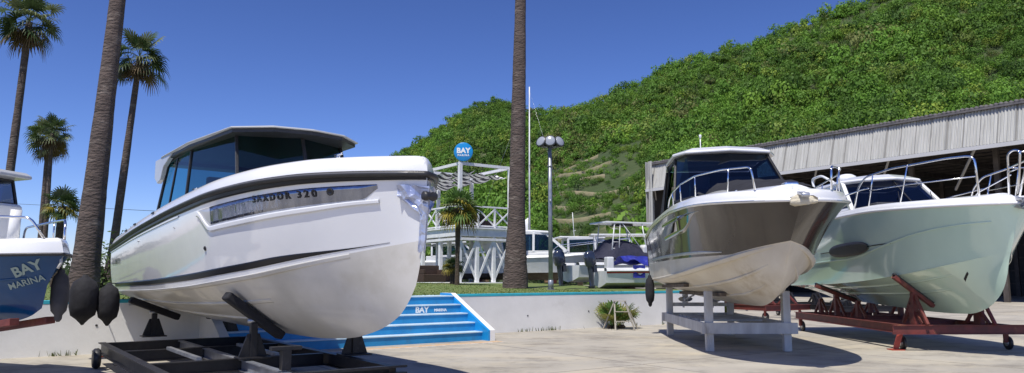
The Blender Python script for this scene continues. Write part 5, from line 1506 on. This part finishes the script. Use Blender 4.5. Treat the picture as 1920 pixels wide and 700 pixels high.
# yellow flower spray under that small crown
rg = random.Random(4); Pt = at(117, 392, 24); base5 = gz(at(108, 470, 24), 1.0)
par = [o for o in bpy.data.objects if o.get('label', '').startswith('small yellow-flowered')][0]
b = MB()
for i in range(70):
    a = rg.uniform(0, 6.28); q = Pt-base5+Vector((math.cos(a)*rg.uniform(0, .22), math.sin(a)*rg.uniform(0, .22), -rg.uniform(-.05, .36)))
    b.lathe([(.012, -.05), (.035, 0), (.012, .05)], 6, q)
b.build('flower_spray', pmat('palm_flower', (.62, .42, .05), (.50, .36, .06), 8, rough=.7), par)
palm('tall palm trunk rising out of the picture between deck and lamp post', gz(at(966, 536, 29), 1.17), at(980, -220, 29.4), .36, .20, 1.7, 44, 21, bend=-.004,
     radii=[.50, .34, .305, .27, .225, .20, .19])
palm('small fan palm with yellowing lower leaves in front of the viewing deck', gz(at(857, 536, 31.5), 1.17), at(859, 390, 31.5), .13, .16, 1.02, 32, 24, el_hi=80, el_lo=-45, dead=0.08, yellow=.8, skirt=False, mat=M_trunkdark, lp_=.42,
     radii=[.11, .095, .09, .10, .11, .13, .15], green=(.10, .18, .04))
palm('knee-high young palm beside the slim trunk of the small fan palm', gz(at(848, 533, 33), 1.18), at(848, 500, 33), .10, .10, .55, 22, 26, el_lo=0, dead=0, yellow=.3, skirt=False, mat=M_trunkdark, lp_=.4, green=(.05, .10, .03))

# bushy plants
def shrub(label, loc, rad, h, seed, n=500, green=(.05, .09, .02), cat='shrub', name='shrub', leaf=.07, group=None):
    r_ = np.random.default_rng(seed); loc = Vector(loc)
    r = empty(name, loc, 0, label, cat, group)
    d = r_.normal(0, 1, (n, 3)); d[:, 2] = np.abs(d[:, 2]); d /= np.linalg.norm(d, axis=1, keepdims=True)
    lob = 1+.25*np.sin(d[:, 0]*5+seed)+.2*np.sin(d[:, 1]*7+seed*2)
    c = d*np.array([rad, rad, h])*(r_.uniform(.35, 1, (n, 1))**.5)*lob[:, None]
    nr = d+r_.normal(0, .6, (n, 3)); nr /= np.linalg.norm(nr, axis=1, keepdims=True)
    a = np.cross(nr, r_.normal(0, 1, (n, 3))); a /= np.linalg.norm(a, axis=1, keepdims=True); b_ = np.cross(nr, a)
    s = leaf*r_.uniform(.6, 1.3, (n, 1))
    V = np.stack([c-a*s, c-b_*s*.5, c+a*s, c+b_*s*.5], 1).reshape(-1, 3)
    col = np.repeat(np.array(green)[None]*r_.uniform(.6, 1.5, (n, 1)), 4, 0)
    attr_mesh('foliage', V, np.arange(len(V)).reshape(-1, 4), col, M_tree, r)
    b = MB()
    for k in range(4): b.tube([(0, 0, -.02), (rad*.3*math.cos(k*1.6), rad*.3*math.sin(k*1.6), h*.6)], .02, 5)
    b.build('stem', M_trunkdark, r)
    return r
shrub('leafy green bush seen between the massive palm trunk and the stern of the white cruiser', gz(at(192, 500, 24), 1.1), .8, 1.75, 31, 900, (.07, .11, .03))
shrub('low dark bush on the lawn behind the bow of the blue fishing boat', gz(at(120, 500, 34), 1.15), 1.3, .9, 32, 800, (.05, .08, .03))
shrub('brownish low bush at the far left end of the lawn', gz(at(60, 500, 40), 1.15), 2.2, 1.1, 33, 900, (.09, .08, .04))
# young fan palm growing against the wall, with a stepladder in front
w0 = yard(15.25, -.55, 0)
r = empty('young_palm', w0, 0, 'bushy young fan palm growing against the white wall behind the stepladder', 'plant')
Q = []; Cl = []; rg = random.Random(77)
for i in range(30):
    az = i*2.4; el = R(rg.uniform(25, 85)); c = Vector((.11, .19, .045))*rg.uniform(.8, 1.4)
    if rg.random() < .25: c = Vector((.22, .22, .06))
    q, cc = fan_leaf(Vector((rg.uniform(-.25, .25), 0, .08)), az, el, rg.uniform(.3, .62), .42, .2, rg, c, 15, 110); Q += q; Cl += cc
V = np.array([[tuple(v) for v in q] for q in Q]).reshape(-1, 3)
V[:, 1] = np.where(V[:, 1] > .45, .45-(V[:, 1]-.45)*.2, V[:, 1])
attr_mesh('foliage', V, np.arange(len(V)).reshape(-1, 4), np.repeat(np.array([tuple(c) for c in Cl]), 4, 0), M_leaf, r)
b = MB()
for k in range(16): a = k*.9; b.lathe([(.05, 0), (.09, .05), (.03, .12)], 6, (.22*math.cos(a), .16*math.sin(a), 0))
b.build('dead_leaf_base', M_trunkdark, r)
lw = w0+Vector((-.02, -.62, 0))
r = empty('stepladder', lw, R(-8), 'small wooden stepladder standing open in front of the young palm', 'stepladder')
m_l = pmat('pale_ladder_wood', (.40, .37, .31), (.30, .28, .24), 5, rough=.7)
for x, xt in ((-.22, -.10), (.36, .22)):
    b = MB(); b.bar((x+.14, -.24, 0), (xt, 0, .86), .045, .03); b.build('front_leg', m_l, r)
    b = MB(); b.bar((x-.24 if x < 0 else x+.24, .22, 0), (xt, .02, .86), .04, .03); b.build('rear_leg', m_l, r)
b = MB(); b.box(-.14, .27, -.07, .09, .86, .885); b.build('top_step', m_l, r)
for z in (.26, .55):
    t = z/.86; b = MB(); b.bar((-.08+(-.02)*t, -.24+.24*t, z), (.50-.28*t, -.24+.24*t, z), .09, .02); b.build('step', m_l, r)

# ------------------------------------------------------------------ background boats on the terrace
def small_boat(name, bow, L, phi, label, kw, z0=1.12, group=None):
    Bm = kw.get('beam', 1.2); fb = kw.get('fb', 1.0); hk = kw.get('hk', .5); top = kw.get('top', M_bgwhite); bot = kw.get('bot', M_bgwhite)
    r = boat_root(name, bow, L, phi, label, group); r.location.z = z0
    H = Hull(L, ys=[(0, Bm*.95), (.4, Bm), (.7, Bm*.92), (.85, Bm*.62), (.95, Bm*.28), (1, .04)],
        zs=[(0, hk+fb*.85), (.5, hk+fb*.9), (1, hk+fb*1.2)], yc=[(0, Bm*.85), (.5, Bm*.85), (.75, Bm*.55), (.9, Bm*.22), (1, .03)],
        zc=[(0, hk+fb*.25), (.6, hk+fb*.3), (1, hk+fb*.7)], zk=[(0, hk), (.6, hk-.02), (.85, hk+.08), (1, hk+.5)], xe=(L*.93, L*.95, L), pf=1.2)
    H.patch('hull', top, r, 1.0, 2.0, 6, transom=True); H.patch('hull_bottom', bot, r, 0.0, 1.0, 5, transom=True)
    if 'stripe' in kw: H.strip('hull_stripe', kw['stripe'], r, 0, .99, lambda u: 1.80, lambda u: 1.95, off=.006)
    H.rail('rubbing_band', M_bgwhite, r, r=.03)
    H.gunwale('gunwale', M_bgwhite, r, [(0, .0), (.02, .08), (.08, .12), (.3, .12), (.3, -.25)]); H.deck('deck', M_bgwhite, r, .29, -.2, .02, n=16)
    for u in (.2, .7):
        b = MB()
        z = H.zk(u); b.box(u*L-.12, u*L+.12, -.5, .5, 0, z+.02); b.build('cradle_block', M_wood if u > .5 else M_redsteel, r)
    return r, H
# white cabin boat behind the palm trunk
r, H = small_boat('cabin_boat', (6.7, 38.6), 10.5, R(82), 'white cabin boat behind the tall trunk and the lamp post', dict(beam=1.4, fb=1.25, hk=.35, bot=pmat('brown_antifouling', (.12, .09, .07), (.20, .17, .14), 2, rough=.8)))
base = [Vector(p) for p in ((3.4, -1.0, 1.75), (5.0, -1.0, 1.8), (6.7, -.75, 1.8), (6.7, .75, 1.8), (5.0, 1.0, 1.8), (3.4, 1.0, 1.75))]
top = [Vector(p) for p in ((3.2, -.9, 2.75), (5.0, -.9, 2.78), (5.6, -.65, 2.75), (5.6, .65, 2.75), (5.0, .9, 2.78), (3.2, .9, 2.75))]
cabin_glass(r, base, top, M_glass_dark, M_bgwhite, r=.06, frame_name='cabin_frame')
b = MB(); b.prism([(1.6, -1.0, .35), (3.6, -1.02, .12), (5.8, -.78, 0), (5.8, .78, 0), (3.6, 1.02, .12), (1.6, 1.0, .35)], 2.75, 2.88, .1, .05); b.build('roof', M_bgwhite, r, bevel=.03)
b = MB(); b.box(3.0, 6.6, -1.05, 1.05, 1.4, 1.75); b.build('cabin_side', M_bgwhite, r, bevel=.04)
for sy in (-1, 1):
    b = MB(); q = [(2.6, sy*1.03, 1.5), (3.6, sy*1.03, 1.5), (2.9, sy*.95, 2.9), (1.7, sy*.95, 3.05)]; b.add(q+[(p[0], p[1]-sy*.05, p[2]) for p in q], [(0, 1, 2, 3), (7, 6, 5, 4), (0, 4, 5, 1), (1, 5, 6, 2), (2, 6, 7, 3), (3, 7, 4, 0)]); b.build('cabin_pillar', M_bgwhite, r)
b = MB(); b.box(1.0, 1.8, -.5, .5, 1.2, 1.9); b.build('engine_box', M_bgwhite, r, bevel=.05)
b = MB()
for sy in (-1, 1): b.tube(rounded([H.edge(.55, sy, .1, .1), H.edge(.6, sy, .1, .6), H.edge(.95, sy, .1, .7), H.edge(.97, sy, .08, .1)], .2), .02, 6)
b.build('bow_rail', M_chrome, r)
# open boat with navy canvas and T-top
r, H = small_boat('centre_console_boat', (9.5, 37.1), 7.6, R(114), 'white open boat under a navy canvas with a flat white top frame', dict(beam=1.15, fb=.9, hk=.25))
rows = []
for i in range(25):
    t = i/24; x = 1.3+3.6*t; hgt = 1.0*math.sin(math.pi*min(1, t*.62+.30))**1.0*(1-.15*t) if t > .02 else .3
    rows.append([(x, 1.0*(k/12-.5)*2, 1.32+hgt*(1-abs((k/12-.5)*2)**2.4)*smooth(t*3+.2)+.05*noise3(x*2, k*.6)) for k in range(13)])
b = MB(); b.grid(rows); b.build('canvas_cover', M_navy, r)
b = MB(); b.prism([(1.6, -.75), (4.4, -.75), (4.6, 0), (4.4, .75), (1.6, .75)], 2.98, 3.05, .05, .02); b.build('flat_top', M_bgwhite, r)
b = MB()
for x, xt in ((1.9, 2.1), (3.9, 3.6)):
    for y in (-.7, .7): b.tube([(x, y, 1.4), (xt, y, 3.0)], .028, 6)
for z in (1.8, 2.1, 2.4, 2.7): b.tube([(1.97, -.7, z), (2.3, -.7, z)], .015, 5)
b.tube([(2.3, -.7, 1.4), (2.4, -.7, 3)], .02, 5); b.tube([(3.9, -.7, 1.4), (2.5, -.7, 3.0)], .02, 5); b.build('top_frame', M_bgwhite, r)
b = MB(); b.box(2.6, 3.3, -.4, .4, 2.88, 2.97); b.build('electronics_box', M_black, r)
b = MB(); b.prism([(3.6, -.8), (5.4, -.55), (5.6, 0), (5.4, .55), (3.6, .8)], 1.4, 2.0, .15, .1); b.build('console', M_bgwhite, r, bevel=.05)
outboard(r, -.25, 0, .78, 1.15, tilt=R(-4))
# red-striped boat with a blue tarpaulin
r, H = small_boat('skiff', (9.55, 31.5), 6.2, R(103), 'white skiff with a red band under its rim and a blue tarpaulin aboard', dict(beam=1.0, fb=.78, hk=.06, stripe=M_red))
rows = []
for i in range(29):
    t = i/28; x = .9+4.2*t
    rows.append([(x, .85*(k/12-.5)*2*(1-.3*t), 1.0+.30*(1-abs((k/12-.5)*2)**2)+.28*noise3(x*1.3, k*.35, 4)) for k in range(13)])
b = MB(); b.grid(rows); b.build('tarpaulin', M_tarp, r)
b = MB(); rows = [[(1.1+.5*k/8, -.95-.02*math.sin(k), .95-j*.1+.04*noise3(k, j)) for k in range(9)] for j in range(6)]; b.grid(rows); b.build('tarpaulin_flap', M_tarp, r)
outboard(r, -.2, 0, .72, 1.0, tilt=R(-4))
b = MB(); b.box(.3, .6, -.2, .2, .75, 1.3); b.build('console', M_bgwhite, r, bevel=.05)
# grey-sided boat behind them
r, H = small_boat('cabin_boat', (12.0, 44.5), 8.5, R(88), 'white boat with a long flat canopy, behind the blue tarpaulin', dict(beam=1.25, fb=1.0, hk=.5))
b = MB(); b.prism([(1.2, -1.0), (7.0, -.9), (7.0, .9), (1.2, 1.0)], 2.95, 3.03, .05, .02); b.build('flat_top', M_bgwhite, r)
b = MB()
for x in (1.5, 3.5, 5.2, 6.8):
    for y in (-.85, .85): b.tube([(x, y, 1.3), (x, y, 2.96)], .025, 5)
b.build('top_frame', M_bgwhite, r)
b = MB(); b.prism([(3.0, -.7), (4.8, -.6), (4.8, .6), (3.0, .7)], 1.3, 2.2, .2, .1); b.build('console', M_bgwhite, r, bevel=.05)
# sailboat with furled sail: mast between trunk and lamp post
SX = (992-960)/1385*58
r, H = small_boat('sailboat', (SX+4.2, 58.5), 9.5, R(86), 'sailboat whose tall white mast stands right of the tall palm trunk', dict(beam=1.35, fb=1.1, hk=.7), z0=1.2)
mx_ = 9.5-4.2+.05
b = MB(); b.tube([(mx_, 0, 1.8), (mx_, 0, 9), (mx_+.02, 0, 15.8)], [.07, .06, .045], 10); b.build('mast', M_whitetimber, r)
b = MB()
b.tube([(mx_, 0, 3.9), (mx_-3.4, 0, 3.7)], .06, 8); b.build('boom', M_whitetimber, r)
rows = []
for i in range(20):
    t = i/19; x = mx_-.1-3.2*t; rr = (.30*(1-t)**.7+.08)
    rows.append([(x+.0, rr*.5*math.cos(a)*(1+.15*math.sin(i*2+a*2)), 4.05-.2*t+(.7*(1-t)**3)*max(0, math.sin(a))+rr*math.sin(a)) for a in np.linspace(0, 2*math.pi, 12, endpoint=False)])
b = MB(); b.grid(rows, True, True); b.build('furled_sail', M_whitetimber, r)
b = MB()
for e in ((9.2, 0, 2.0), (.2, 0, 2.1), (mx_, -1.3, 1.9), (mx_, 1.3, 1.9)): b.tube([(mx_, 0, 15.6), e], .005, 4)
b.tube([(mx_, -.6, 9.3), (mx_, .6, 9.3)], .02, 5)
b.build('rigging', M_anod, r)
b = MB(); b.prism([(2.5, -.8), (6.8, -.7), (7.4, 0), (6.8, .7), (2.5, .8)], 1.9, 2.4, .15, .12); b.build('coachroof', M_bgwhite, r, bevel=.05)

# empty trailers parked beyond, seen under the two right-hand cruisers
e1 = red_trailer('boat_trailer', (8.9, 30.5, 0), R(-58), 5.6, 2.0, 'empty dark red trailer parked behind the timber stand')
e2 = red_trailer('boat_trailer', (12.5, 29.5, 0), R(-80), 5.0, 2.0, 'empty near-black trailer parked between the timber stand and the red trailer', M_=M_blacksteel)
e3 = red_trailer('boat_trailer', (10.5, 37.0, 0), R(-20), 6.0, 2.0, 'empty near-black trailer farthest back, crosswise before the shed', M_=M_blacksteel)
for e in (e1, e2, e3): e['group'] = 'empty trailers parked behind the cruisers'
# overhead wire at left
a = at(195, 391, 60); c = at(60, 384, 70)
tube_obj('overhead_wire', M_black, None, [a+(a-c)*.8, a, c, c+(c-a)*1.2], .018, 5)
w_ = bpy.data.objects['overhead_wire']; tag(w_, 'thin black overhead wire crossing the sky at the far left', 'wire')
for k, (X, Y) in enumerate((((a+(a-c)*.8).x, (a+(a-c)*.8).y), ((c+(c-a)*1.2).x, (c+(c-a)*1.2).y))):
    z_ = (a+(a-c)*.8).z if k == 0 else (c+(c-a)*1.2).z
    pl = empty('utility_pole', (X, Y, -.1), 0, 'utility pole carrying the overhead wire, '+('right end behind the white cruiser' if k == 0 else 'left end beyond the picture edge'), 'utility pole')
    b = MB(); b.tube([(0, 0, 0), (0, 0, z_+.6)], .12, 8); b.build('pole', M_trunkdark, pl); b = MB(); b.bar((-.6, 0, z_+.1), (.6, 0, z_+.1), .08); b.build('crossarm', M_trunkdark, pl)
# distant low tree line at the left horizon
n = 5000; r_ = np.random.default_rng(5)
c = np.stack([r_.uniform(-230, 40, n), r_.uniform(150, 175, n), np.zeros(n)], 1); hh = 3.2+2.2*np.sin(c[:, 0]*.11)+1.4*np.sin(c[:, 0]*.31+2)
c[:, 2] = hh*r_.uniform(0, 1, n)**.7
nr = r_.normal(0, 1, (n, 3)); nr /= np.linalg.norm(nr, axis=1, keepdims=True); a_ = np.cross(nr, r_.normal(0, 1, (n, 3))); a_ /= np.linalg.norm(a_, axis=1, keepdims=True); b_ = np.cross(nr, a_)
s = r_.uniform(.5, 1.1, (n, 1)); V = np.stack([c-a_*s, c-b_*s*.6, c+a_*s, c+b_*s*.6], 1).reshape(-1, 3)
tag(attr_mesh('far_treeline', V, np.arange(len(V)).reshape(-1, 4), np.repeat(np.array([.04, .065, .025])[None]*r_.uniform(.7, 1.3, (n, 1)), 4, 0), M_tree), 'low far tree line on the left horizon', kind='stuff')
# more boats stored behind the first row
for (bx, by, L_, ph, lab) in ((16.5, 52, 9.0, 84, 'white cabin boat in the back row, partly behind the bronze-brown cruiser'), (1.0, 55, 9.5, 95, 'white cabin boat in the back row behind the viewing deck'), (9.8, 49, 9.0, 98, 'white cabin boat in the back row behind the navy canvas')):
    r, H = small_boat('cabin_boat', (bx, by), L_, R(ph), lab, dict(beam=1.3, fb=1.1, hk=.5), z0=1.2)
    base = [Vector(p) for p in ((2.6, -.95, 1.9), (4.4, -.95, 1.95), (5.8, -.6, 1.95), (5.8, .6, 1.95), (4.4, .95, 1.95), (2.6, .95, 1.9))]
    top = [Vector(p) for p in ((2.6, -.85, 2.85), (4.3, -.85, 2.9), (4.9, -.55, 2.88), (4.9, .55, 2.88), (4.3, .85, 2.9), (2.6, .85, 2.85))]
    cabin_glass(r, base, top, M_glass_dark, M_bgwhite, r=.06, frame_name='cabin_frame')
    b = MB(); b.prism([(2.0, -.95), (5.1, -.75), (5.1, .75), (2.0, .95)], 2.9, 3.0, .1, .05); b.build('roof', M_bgwhite, r, bevel=.03)
    b = MB(); b.box(2.2, 5.9, -1.0, 1.0, 1.5, 1.9); b.build('cabin_side', M_bgwhite, r, bevel=.04)
    b = MB(); b.tube([(3.2, 0, 3.0), (3.1, 0, 4.6)], .025, 6); b.tube([(3.2, -.4, 3.4), (3.2, .4, 3.4)], .02, 5); b.build('mast', M_bgwhite, r)
    b = MB()
    for sy in (-1, 1):
        b.tube(rounded([H.edge(.55, sy, .1, .1), H.edge(.6, sy, .1, .65), H.edge(.95, sy, .1, .75), H.edge(.97, sy, .08, .1)], .2), .025, 6)
        for u in (.7, .82): b.tube([H.edge(u, sy, .1, .1), H.edge(u, sy, .1, .7)], .018, 5)
    b.build('bow_rail', M_chrome, r)
# weeds and drifted leaves at the foot of the wall
N = 1500
t_ = np.concatenate([RNG.uniform(-8, 2.8, N//2), RNG.uniform(9.9, 21, N-N//2)]); keep = np.sin(t_*2.1)+np.sin(t_*5.3+1)+RNG.normal(0, .5, N) > .7; t_ = t_[keep]; n_ = len(t_)
d_ = -np.abs(RNG.normal(0, .05, n_))-.01
base = np.stack([-9.5+t_*WX-d_*WY, 15.3+t_*WY+d_*WX, np.zeros(n_)], 1)
an = RNG.uniform(0, 6.283, n_); w_ = RNG.uniform(.006, .016, n_)
dx = np.stack([np.cos(an), np.sin(an), np.zeros(n_)], 1)*w_[:, None]; up = np.stack([RNG.normal(0, .02, n_), RNG.normal(0, .02, n_)-.01, RNG.uniform(.03, .14, n_)], 1)
V = np.stack([base-dx, base+dx, base+up+dx*.3, base+up-dx*.3], 1).reshape(-1, 3)
tag(attr_mesh('weeds', V, np.arange(len(V)).reshape(-1, 4), np.repeat(np.array([.10, .12, .04])[None]*RNG.uniform(.6, 1.5, (n_, 1)), 4, 0), M_tree), 'thin weeds growing along the foot of the white wall', kind='stuff')
